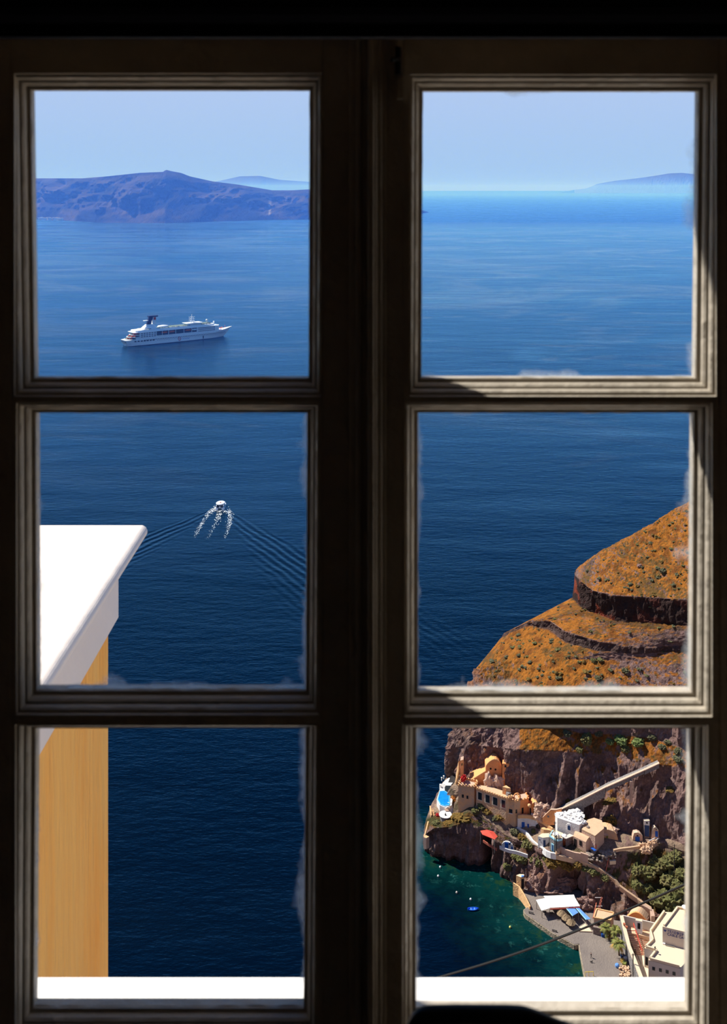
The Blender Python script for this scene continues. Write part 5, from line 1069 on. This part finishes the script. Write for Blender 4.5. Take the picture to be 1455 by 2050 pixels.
person(G(1192.5,1700,16.9), .4, 'red', 'red', 'person in red clothes standing by the blue tarpaulin', step=.05)
b = MB(); c = G(1183.5,1927,QH); b.blob(c+V((0,0,.35)), .22, 2, .1, 1, (1.8,.8,.8)); b.blob(c+V((.42,0,.55)), .13, 2, .1); 
for dx in (-.25,.25):
    for dy in (-.08,.08): b.tube([c+V((dx,dy,.3)), c+V((dx,dy,0))], .04, 6)
b.tube([c+V((-.38,0,.4)), c+V((-.55,0,.6))], .03, 5); recenter(b.build('dog', M['darksteel'], label='small dark dog on the quay near the walking person', cat='dog'))
# ================================================================ things on the water
t = thing('rowing_boat', V((G(947,1821.5,0).x, G(947,1821.5,0).y, SEA-.1)), 'small bright blue open boat moored in the cove', 'boat'); t.rotation_euler.z = .05
mb = MB(); st = []; ns = 13
for i in range(ns):
    f = i/(ns-1); x = -1.9+3.8*f; wd = .78*math.sin(math.pi*min(1,(.10+.9*f)))**.6 if f < 1 else .04; sh_ = .55+.35*abs(f-.45)**2*2
    wd = max(.05, .75*(1-abs(2*f-.9)**2.6*.95)); 
    for a, z in ((-wd,sh_),(-wd*.75,.15),(0,-.1),(wd*.75,.15),(wd,sh_),(wd*.86,sh_),(wd*.6,.25),(0,.12),(-wd*.6,.25),(-wd*.86,sh_)): st.append((x,a,z))
mb.add(st, [(i*10+k, i*10+(k+1)%10, (i+1)*10+(k+1)%10, (i+1)*10+k) for i in range(ns-1) for k in range(10)]+[tuple(range(9,-1,-1)), tuple((ns-1)*10+k for k in range(10))]); mb.build('hull', M['blue_boat'], t)
for x in (-.7,.5): mb = MB(); mb.bx(x-.15,x+.15,-.6,.6,.38,.44); mb.build('thwart', M['blue_lt'], t)
for x, y, m, lb in ((881,1737,'buoy','white buoy nearest the sea cave'),(877,1755,'buoy','white buoy just below the one nearest the cave'),(914,1788,'creamwall','faint grey buoy in the middle of the cove'),(942,1801.5,'buoy','white buoy right above the blue boat'),(1021,1857.5,'buoy_y','yellowish buoy off the quay')):
    c = G(x,y,0); b = MB(); b.lathe(c+V((0,0,-.1)), [(.12,0),(.32,.15),(.36,.4),(.25,.62),(.08,.72)], 12); recenter(b.build('buoy', M[m], smooth=True, label=lb, cat='buoy'))
# motor catamaran with foam
t = thing('motor_yacht', V((-107.6,748,SEA)), 'white motor catamaran speeding away, seen from astern', 'boat')
Lb, Wb = 13., 3.4
for s_ in (-1,1):
    mb = MB(); rows = []
    for i in range(9):
        f = i/8; y = Lb*f; w_ = 1.05*(1-max(0,f-.55)**1.6*3.2) if f < .99 else .05; w_ = max(.08,w_); zt_ = 1.5+.7*f*f
        for a, z in ((-w_,zt_),(-w_*.8,.3),(0,-.3),(w_*.8,.3),(w_,zt_)): rows.append((s_*Wb*.72+a,y,z))
    mb.add(rows, [(i*5+k, i*5+k+1, (i+1)*5+k+1, (i+1)*5+k) for i in range(8) for k in range(4)]+[(i*5+4, i*5, (i+1)*5, (i+1)*5+4) for i in range(8)]+[(4,3,2,1,0), tuple(40+k for k in range(5))]); mb.build('hull', M['ship_white'], t)
mb = MB(); mb.bx(-Wb,Wb,.8,Lb*.8,1.2,1.6); mb.build('deck', M['ship_white'], t)
mb = MB(); mb.bx(-2.6,2.6,1.4,8.5,1.6,3.6); mb.build('cabin', M['ship_dark'], t)
mb = MB(); mb.lathe((0,5.6,3.6), [(1,0),(3.5,.0),(3.6,.3),(2.9,.75),(1.2,1.05),(.1,1.1)], 22, sx=1, sy=1.35); mb.build('roof', M['ship_white'], t, smooth=True)
mb = MB(); mb.bx(-2.9,-2.5,.2,1.6,1.6,3.6); mb.bx(2.5,2.9,.2,1.6,1.6,3.6); mb.bx(-.4,.4,.2,.7,1.6,2.6); mb.build('stern_pillar', M['ship_white'], t)
mb = MB(); mb.bx(-.5,.5,3.4,4.0,4.5,5.0); mb.build('bridge_seat', M['ship_orange'], t)
rf = random.Random(4); b = MB()
def foamline(pts, w0, w1, n):
    for k in range(n):
        f = rf.random()**1.25; seg_ = f*(len(pts)-1); i = min(int(seg_), len(pts)-2); p = pts[i].lerp(pts[i+1], seg_-i); w_ = w0*(1-f)+w1*f
        r = rf.uniform(.12,.5)*(1.2-.7*f); a = rf.uniform(0,3); x = p.x+rf.gauss(0,w_*.45); y = p.y+rf.gauss(0,w_*.9)
        b.add([(x+r*math.cos(a+q*1.2566)*rf.uniform(.5,1.1), y+r*1.5*math.sin(a+q*1.2566)*rf.uniform(.5,1.1), SEA+.15) for q in range(5)], [(0,1,2,3,4)])
g0 = lambda a, c: V((G(a,c,0).x, G(a,c,0).y, SEA))
foamline([g0(434,1018),g0(420,1026),g0(408,1042),g0(398,1058),g0(390,1076)], 2.9, 1.2, 300)
foamline([g0(448,1018),g0(459,1026),g0(461,1042),g0(457,1060),g0(450,1077)], 2.9, 1.2, 300)
foamline([g0(438,1026),g0(436,1040),g0(428,1056),g0(415,1078)], 2.6, 1.6, 130)
foamline([g0(430,1016),g0(440,1022),g0(452,1016)], 3.0, 3.0, 200)
tag(recenter(b.build('wake_foam', M['foam'])), 'white streaks of foam trailing the motor catamaran', 'foam', kind='stuff')
# ================================================================ cruise ship
pst = G(252,692.5,0); pbw = G(447,673,0); hd = math.atan2(pbw.y-pst.y, pbw.x-pst.x); Ls = (pbw-pst).length
t = thing('cruise_ship', V((pst.x,pst.y,SEA)), 'big white cruise ship with a dark funnel lying in the bay', 'ship'); t.rotation_euler.z = hd
k_ = Ls/173.0; t.scale = (k_,k_,k_)
# local: x from stern (0) to bow, y starboard negative (towards the camera), z up
ST = [(0,8.5,-5,9,9.5),(6,10.5,0,11.5,9.5),(20,12.5,18,13,9.5),(60,13,60,13,9.5),(110,13,110,13,9.8),(135,11.5,138,12.6,10.5),(152,7.5,158,10.5,11.5),(164,3.4,173,6.5,13),(170,1.2,183,2.8,14.6),(173,.15,189,.25,15.6)]
def hullx(f, z):  # x and half width at station parameter f, height z
    n = len(ST)-1; i = min(int(f*n), n-1); u_ = f*n-i; a = [ST[i][k]*(1-u_)+ST[i+1][k]*u_ for k in range(5)]; q = max(0,min(1,z/a[4])); return a[0]*(1-q)+a[2]*q, a[1]*(1-q)+a[3]*q, a[4]
mb = MB(); NS = 46; lv = 6; rows = []
for i in range(NS):
    f = i/(NS-1); zt_ = hullx(f, 0)[2]
    prof = []
    for k in range(lv): z = zt_*k/(lv-1); x, w_, _ = hullx(f, z); prof.append((x,w_,z))
    rows += [(prof[0][0],prof[0][1],-2)]+prof+[(p[0],-p[1],p[2]) for p in prof[::-1]]+[(prof[0][0],-prof[0][1],-2)]
nn = 2*lv+2; mb.add(rows, [(i*nn+k, i*nn+(k+1)%nn, (i+1)*nn+(k+1)%nn, (i+1)*nn+k) for i in range(NS-1) for k in range(nn)]+[tuple(range(nn-1,-1,-1)), tuple((NS-1)*nn+k for k in range(nn))])
mb.build('hull', M['ship_white'], t)
mb = MB(); mb.v = []; 
for i in range(NS-1):
    x0,w0,_ = hullx(i/(NS-1), 0); x1,w1,_ = hullx((i+1)/(NS-1), 0)
    mb.add([(x0,-w0-.08,-.5),(x1,-w1-.08,-.5),(x1,-w1-.1,.7),(x0,-w0-.1,.7)], [(0,1,2,3)])
mb.build('boot_stripe', M['ship_navy'], t)
def tier(name, x0, x1, w_, z0, z1, nose=8, m='ship_white', stern=2):
    mb = MB(); P0 = [(x0,-w_+stern),(x0+stern*1.5,-w_),(x1-nose,-w_),(x1-nose*.35,-w_*.62),(x1,-w_*.25),(x1,w_*.25),(x1-nose*.35,w_*.62),(x1-nose,w_),(x0+stern*1.5,w_),(x0,w_-stern)]
    mb.prism(P0, z0, z1); return mb.build(name, M[m], t)
tier('deck_house', 12, 164, 12.6, 9.3, 12.6, 14); 
mb = MB(); mb.bx(18,45,-12.9,12.9,12.6,20.4); mb.build('aft_block', M['ship_white'], t)
mb = MB(); mb.prism([(118,-12.9),(150,-12.2),(160,-8),(163,-3),(163,3),(160,8),(150,12.2),(118,12.9)], 12.6, 20.4); mb.build('forward_block', M['ship_white'], t)
mb = MB(); mb.bx(44,119,-9.2,9.2,12.5,20.4); mb.build('promenade_wall', M['ship_dark'], t)
tier('upper_deck', 8, 160, 13.1, 20.4, 21.0, 12, 'ship_white'); tier('sun_deck_house', 12, 154, 11, 21, 23.6, 14); tier('top_deck', 22, 148, 10.2, 23.6, 24.4, 12); tier('pool_deck', 60, 108, 8.2, 24.4, 24.6, 3, 'ship_deck')
mb = MB(); mb.bx(48,134,-9.8,9.8,24.42,24.5); mb.build('deck_floor', M['ship_deck'], t)
tier('bridge', 136, 161, 11.5, 17.2, 20.2, 9, 'ship_white')
for z in (13.6, 16.2, 18.8):   # dark window bands, aft and forward
    mb = MB()
    for x in np.arange(19.5, 43, 4.4): mb.bx(x, x+3.2, -13.02, -12.85, z-.5, z+.75)
    mb.build('window_row', M['ship_dark'], t)
for z in (14.2, 16.8, 19.2):
    mb = MB()
    for x in np.arange(120, 149, 2.6):
        yw = -12.9+(.7/32)*(x-118)*.97; mb.bx(x, x+1.7, yw-.15, yw+.3, z-.6, z+.7)
    mb.build('window_row', M['ship_dark'], t)
for z, d, s_ in ((8.2,2.9,1.45),(6.1,2.9,1.0)):
    mb = MB()
    for x in np.arange(26 if z > 7 else 48, 176, d):
        f = min(.999, max(0, np.interp(x, [(a[0]*(1-z/a[4])+a[2]*z/a[4]) for a in ST], np.linspace(0,1,len(ST))))); xx, w_, _ = hullx(f, z); mb.box((x,-w_-.02,z), (s_,.25,s_*.9))
    mb.build('porthole_row', M['ship_dark'], t)
mb = MB(); 
for x in (9,14,19,24,29,34,39): mb.bx(x, x+3.6, -13.1+.8*(x<12)+.3*(x==14), -11, 6.3, 8.3)
mb.build('window_row', M['ship_dark'], t)
mb = MB(); mb.bx(-4.6,-4.0,-7.5,7.5,6.0,7.8); mb.build('stern_window', M['ship_dark'], t)
for i, (x0, z) in enumerate(((-1.5,9.6),(2.5,12.9),(7,16.2),(12,19.6))):   # stepped stern terraces
    mb = MB(); mb.lathe((x0+11,0,z), [(11.5,0),(12.2,.2),(12.2,1.0)], 26, sx=.95, sy=1.04); mb.build('stern_terrace', M['ship_white'], t)
    mb = MB(); mb.lathe((x0+11,0,z+1.02), [(11.2,0),(11.2,.12)], 26, sx=.95, sy=1.04); mb.build('terrace_deck', M['ship_deck'], t)
    if i < 3:
        mb = MB(); rs = random.Random(i)
        for q in range(9): mb.box((x0+3+rs.uniform(0,7), rs.uniform(-9,5), z+2.0), (2.4,2.2,1.7))
        mb.build('red_awnings', M['ship_orange'], t)
for x in (60, 73, 86, 102, 114):
    if x in (86,): continue
    b_ = MB(); rows = []
    for i in range(9):
        f = i/8; w_ = 1.75*(1-abs(2*f-1)**2.5)+.12
        for a, z in ((0,-1.4),(-.9,-.9),(-1,.1),(-.55,1.0),(0,1.2),(.55,1.0),(1,.1),(.9,-.9)): rows.append((x-5.2+10.4*f, -11.4+a*w_, 17.6+z*(.55+.45*w_/1.8)))
    b_.add(rows, [(i*8+k, i*8+(k+1)%8, (i+1)*8+(k+1)%8, (i+1)*8+k) for i in range(8) for k in range(8)]+[tuple(range(7,-1,-1)), tuple(64+k for k in range(8))])
    b_.build('lifeboat', M['ship_orange'] if x < 110 else M['ship_white'], t)
mb = MB()
for x in (46,56,67,79.5,94,108,118): mb.bx(x-.35,x+.35,-12.9,-12.2,12.6,20.5)
mb.build('davit_frame', M['ship_white'], t)
mb = MB(); mb.bx(44,119,-12.95,-12.75,12.6,13.7); mb.build('promenade_rail', M['ship_white'], t)
# funnel
fn = MB(); n4 = []
for z, x0, x1, w_ in ((24.4,26,52,6.5),(27.5,29,49,5.0),(31,33.5,45,3.6)):
    n4 += [(x0,-w_*.6,z),(x0+2,-w_,z),(x1-3,-w_,z),(x1,-w_*.5,z),(x1,w_*.5,z),(x1-3,w_,z),(x0+2,w_,z),(x0,w_*.6,z)]
fn.add(n4, [(i*8+k, i*8+(k+1)%8, (i+1)*8+(k+1)%8, (i+1)*8+k) for i in range(2) for k in range(8)]+[tuple(range(7,-1,-1)), tuple(16+k for k in range(8))]); fn.build('funnel_base', M['ship_white'], t)
fn = MB(); n4 = []
for z, x0, x1, w_ in ((31,34.5,41.5,3.0),(36,36,43,2.8),(42.5,38.5,45.8,2.7)):
    n4 += [(x0,-w_*.7,z),(x0+1.5,-w_,z),(x1-1.5,-w_,z),(x1,-w_*.6,z),(x1,w_*.6,z),(x1-1.5,w_,z),(x0+1.5,w_,z),(x0,w_*.7,z)]
fn.add(n4, [(i*8+k, i*8+(k+1)%8, (i+1)*8+(k+1)%8, (i+1)*8+k) for i in range(2) for k in range(8)]+[tuple(range(7,-1,-1)), tuple(16+k for k in range(8))]); fn.build('funnel', M['ship_navy'], t)
mb = MB(); mb.bx(37.5,53,-3.4,3.4,42.2,44.2); mb.build('funnel_cap', M['ship_navy'], t)
mb = MB(); mb.bx(44.5,49.5,-2.3,2.3,31,42.3); mb.build('funnel_casing', M['ship_white'], t); mb = MB(); mb.bx(46,49.8,-2.5,-2.2,37.5,41.5); mb.build('funnel_mark', M['red_paint'], t)
mb = MB(); mb.bx(30,37,-2.6,2.6,36.6,37.3); mb.build('platform', M['ship_white'], t)
mb = MB(); mb.lathe((63,0,24.6), [(1,0),(7.5,.0),(6.5,2.2),(1,3.2)], 20, sx=1.3); mb.build('lounge_dome', M['ship_white'], t, smooth=True)
mb = MB(); mb.bx(104,128,-7.5,7.5,24.4,27); mb.build('bar_house', M['ship_white'], t); mb = MB(); mb.bx(101,131,-8.3,8.3,27,27.6); mb.build('canopy', M['ship_white'], t)
mb = MB(); mb.tube([(113,0,27.4),(114.5,0,41)], [.9,.5], 8)
for z in (30.5,33.5,36.5): mb.bx(109,120,-.4,.4,z,z+.5); mb.bx(114,115,-4,4,z,z+.4)
for dx in (-3.5,3.8): mb.tube([(114+dx,0,30.5),(114+dx,0,37)], .3, 6)
mb.build('mast', M['ship_white'], t)
for x, z, r in ((142,29.2,2.0),(118,29.6,1.3),(155,25.6,1.5)):
    mb = MB(); mb.blob((x,0,z), r, 3, 0, 1); mb.tube([(x,0,z-5+(2 if r<1.9 else 0)),(x,0,z-r*.8)], .7, 8); mb.build('radome', M['ship_white'], t, smooth=True)
mb = MB(); mb.bx(134,146,-6,6,24.4,25.6); mb.build('radome_base', M['ship_deck'], t)
mb = MB(); rs = random.Random(8)
for q in range(60): mb.box((rs.uniform(24,150), rs.choice((-9.6,-8.4,8.6))+rs.uniform(-.6,.6), 24.9), (1.4,.7,.8), rs.uniform(0,3))
tag(mb.build('deck_chairs', M['ship_deck'], t), kind='stuff')
mb = MB(); c = V((86,-13.12,5.2))
for k in range(20):
    a = k/20*6.283; 
    if 2.5 < k < 5: continue
    mb.box(c+V((math.cos(a)*2.3,0,math.sin(a)*2.9)), (.85,.12,.85))
mb.box(c+V((.1,0,-.2)), (.8,.12,3.2)); mb.build('hull_emblem', M['red_paint'], t)
mb = MB()
for k, w_ in enumerate((1.0,1.0,.6,1.1,.8,.9,1.0,.7)): mb.box((92+k*1.6,-13.1,4.4), (w_,.1,.9 if k%3 else 1.3))
mb.build('lettering', M['blue_lt'], t)
mb = MB(); mb.bx(128,129.6,-12.9,-12.5,1.6,6.4); mb.build('shell_door', M['ship_dark'], t)
mb = MB(); mb.box((167,-1,14.6),(3,2,1.4)); mb.box((171,1,14.8),(1.6,1.6,1.2)); mb.tube([(176,0,14),(176,0,18.5)], .3, 6); mb.build('windlass', M['ship_orange'], t)
# ================================================================ bushes
def bush_mesh(seed, amp=.5, sub=4, n=5):
    b_ = MB(); rb = random.Random(seed)
    for k in range(n):
        a = rb.uniform(0,6.28); d = rb.uniform(.15,.6) if k else 0; b_.blob((math.cos(a)*d,math.sin(a)*d,.32+rb.uniform(-.1,.12)), rb.uniform(.38,.62), sub, amp, 2.2, (1,1,.85), seed=seed*3+k)
    return b_
BV = {}
def bush(px, py, rpx, m, lb, nm='bush', cat='bush', group=None, sq=(1,1,1), up=.0, sub=3):
    p = hit(px, py+rpx*.35)
    if p is None: return None
    r = rpx*p.y/F*1.25; key = (m, int(px)%3, sub)
    if key not in BV: b_ = bush_mesh(hash(m)%7+key[1] if False else sum(map(ord,m))%11+key[1], .5, sub); o_ = b_.build(nm, M[m]); BV[key] = o_.data; o = o_
    else: o = bpy.data.objects.new(nm, BV[key]); COL.objects.link(o)
    o.location = p+V((0,0,-.15*r+up)); o.scale = (r*sq[0],r*sq[1],r*sq[2]); o.rotation_euler.z = px*1.7
    return tag(o, lb, cat, group)
for (x,y,r) in ((1277,1740,13),(1296,1747,14),(1314,1731,16),(1333,1721,16),(1348,1711,13),(1275,1771,11),(1294,1781,13),(1318,1795,17),(1343,1762,18),(1349,1795,20),(1366,1745,14),(1330,1815,14),(1366,1775,16)):
    bush(x,y,r,'leaf','dense green bush on the slope right of the descending path',group='green bushes right of the descending path')
for (x,y,r) in ((1018,1734,8),(1030,1711,8),(1046,1719,9),(1073,1723,11),(1090,1718,9),(1104,1725,13),(1122,1722,11),(1137,1729,13),(1158,1727,11),(1184,1742,9),(1211,1756,8),(1198,1748,7),(1172,1736,8)):
    bush(x,y,r,'leaf_ochre' if (int(x)%3==0) else 'leaf','olive bush hanging over the lower cliff below the village path',group='olive bushes hanging below the village path')
for (x,y,r,m,lb,sq) in ((952,1621,7,'leaf','round green bush at the foot of the castle tower',(1,1,1)),(963,1614,8,'leaf','dark green bush under the first big castle window',(1,1,1)),(975,1622,9,'leaf_ochre','olive bush under the second big castle window',(1,1,.8)),(990,1637,8,'leaf_grey','grey-green bush below the middle of the castle wing',(1,1,.8)),(1003,1634,9,'leaf_ochre','bright ochre bush against the corner tower',(1,1,.9)),
    (920,1634,14,'leaf_ochre','broad mound of ochre scrub below the castle tower',(1.2,1,.55)),(902,1643,11,'leaf_ochre','low ochre scrub right of the round lookout platform',(1.3,1,.45)),(871,1644,7,'leaf','green bush left of the round lookout platform',(1,1,.7)),(908,1599,7.5,'flower_or','orange-flowering bush between the pool and the castle tower',(.8,1,1.2)),(875,1631,4,'flower_red','small red-flowering plant left of the lookout platform',(1,1,1)),
    (1032,1666,9,'leaf_grey','grey-green bush at the base of the corner tower',(1,1,1)),(1044,1674,8,'leaf_ochre','rusty scrub beside the long stair wall',(1,1,1)),(1055,1690,10,'leaf','large green bush below the long stair wall',(1,1,1)),(1069,1664,5,'leaf','bright green garden shrub inside the walled yard with blue doors',(1,1,1)),(1173,1479,11,'leaf','dark green round bush on the orange shelf above the cliff',(1,1,1.1)),(1162,1500,7,'leaf','smaller green bush just below the dark round one on the shelf',(1,1,1)),
    (1197,1467,9,'leaf_grey','grey-green bush at the top edge of the orange shelf',(1,1,.9)),(1135,1465,9,'leaf_grey','pale green bush at the left end of the orange shelf',(1,1,.7)),(1224,1484,8,'leaf_br','leftmost prickly pear clump on the orange shelf',(1,1,.9)),(1247,1480,12,'leaf_br','middle prickly pear clump on the orange shelf',(1,1,.9)),(1274,1482,12,'leaf_br','rightmost prickly pear clump on the orange shelf',(1,1,.9)),(1251,1497,9,'leaf','dark bush below the prickly pears',(1,1,.9)),
    (1306,1475,9,'leaf_grey','grey-green bush right of the prickly pears',(1,1,1)),(1325,1494,7,'leaf_grey','small grey bush among the orange grass right of the prickly pears',(1,1,1)),(1339,1484,8,'leaf_grey','pale bush below the upper dark cliff at the right',(1,1,.8)),(1356,1503,9,'leaf_grey','greyish bush near the right window edge on the shelf',(1,1,1)),(1357,1517,9,'leaf_grey','dusty bush directly below the greyish one at the window edge',(1.2,1,.8)),(1137,1602,5,'leaf_ochre','ochre tuft at the foot of the big cliff above the ramp',(1,1,1)),
    (1222,1598,8,'leaf_ochre','ochre-topped ledge tuft under the cliff ramp',(2,1,.5)),(1344,1575,8,'leaf_ochre','ochre-topped tuft on the rock right of the ramp pillar',(2,1,.5)),(1224,1640,12,'leaf_ochre','rusty scrub mound above the sandy cave cottage',(1,1,1)),(1168,1636,5,'leaf_ochre','small ochre bush behind the lumpy white roof',(1,1,1))):
    bush(x,y,r,m,lb,sq=sq)
o = bush(908,1599,7,'flower_red','vivid red bougainvillea behind the castle tower'); o.location = W(927.5,1561,364.5); o.scale = (1.5,1.3,1.9); o['label'] = 'vivid red bougainvillea behind the castle tower'
rb = random.Random(21); protos = []
for k in range(6):
    b_ = bush_mesh(40+k, .55, 2, 4); o_ = b_.build('slope_shrub', M[('leaf_grey','leaf','leaf_grey','leaf_ochre','leaf_grey','leaf_ochre')[k]]); protos.append(o_.data); bpy.data.objects.remove(o_)
cnt = 0
while cnt < 290:
    x = rb.uniform(955,1378); y = rb.uniform(1020,1395)
    p = hit(x,y)
    if p is None or p.z < SEA+44: continue
    loc_, nn_, i_, d_ = BVH.find_nearest(p)
    if abs(nn_.z) < .6: continue
    r = rb.choice((.35,.4,.5,.5,.6,.7,.9))*rb.uniform(.8,1.15)*(1.25 if y > 1300 else 1.0)
    o = bpy.data.objects.new('slope_shrub', protos[rb.randrange(6)]); COL.objects.link(o); o.location = p; o.scale = (r*rb.uniform(1,1.5),r*1.2,r*rb.uniform(.7,1)); o.rotation_euler.z = rb.uniform(0,6)
    tag(o, 'low dry shrub dotting the golden headland slope', 'shrub', 'dry shrubs on the golden headland slope'); cnt += 1
for k, (x,y,rp_,m,lb) in enumerate(((1328,1142,7.5,'leaf_grey','largest grey-green bush on the upper golden slope'),(1280,1134,4.5,'rockpale','single grey boulder on the upper golden slope'),(1198,1357,7,'leaf_grey','largest round bush near the bottom edge of the middle right pane'),(1253,1342,7,'leaf_grey','dark round bush right of centre on the lower golden slope'),(1186,1322,6,'leaf','green bush left of the big round ones on the lower golden slope'))):
    if m == 'rockpale':
        p = hit(x,y); b_ = MB(); b_.blob((0,0,0), rp_*p.y/F, 3, .35, 1, (1,1,.8)); o = b_.build('boulder', M[m], label=lb, cat='rock'); o.location = p+V((0,0,.3))
    else: bush(x,y,rp_,m,lb)
# ================================================================ black cable crossing the view
b = MB(); a0, a1 = W(1450,1735,38), W(860,1962,62); pts = [a0.lerp(a1, k/24)+V((0,0,-1.1*math.sin(math.pi*k/24)*.35)) for k in range(25)]
b.tube(pts, .042, 8); tag(b.build('black_cable', M['cable'], smooth=True), 'thick black cable sagging across the lower right pane', 'cable')
b = MB(); b.tube([p+V((.08,0,.10)) for p in pts[9:]], .016, 6); tag(b.build('thin_cable', M['cable'], smooth=True), 'thin dark wire running just above the thick black cable', 'cable')
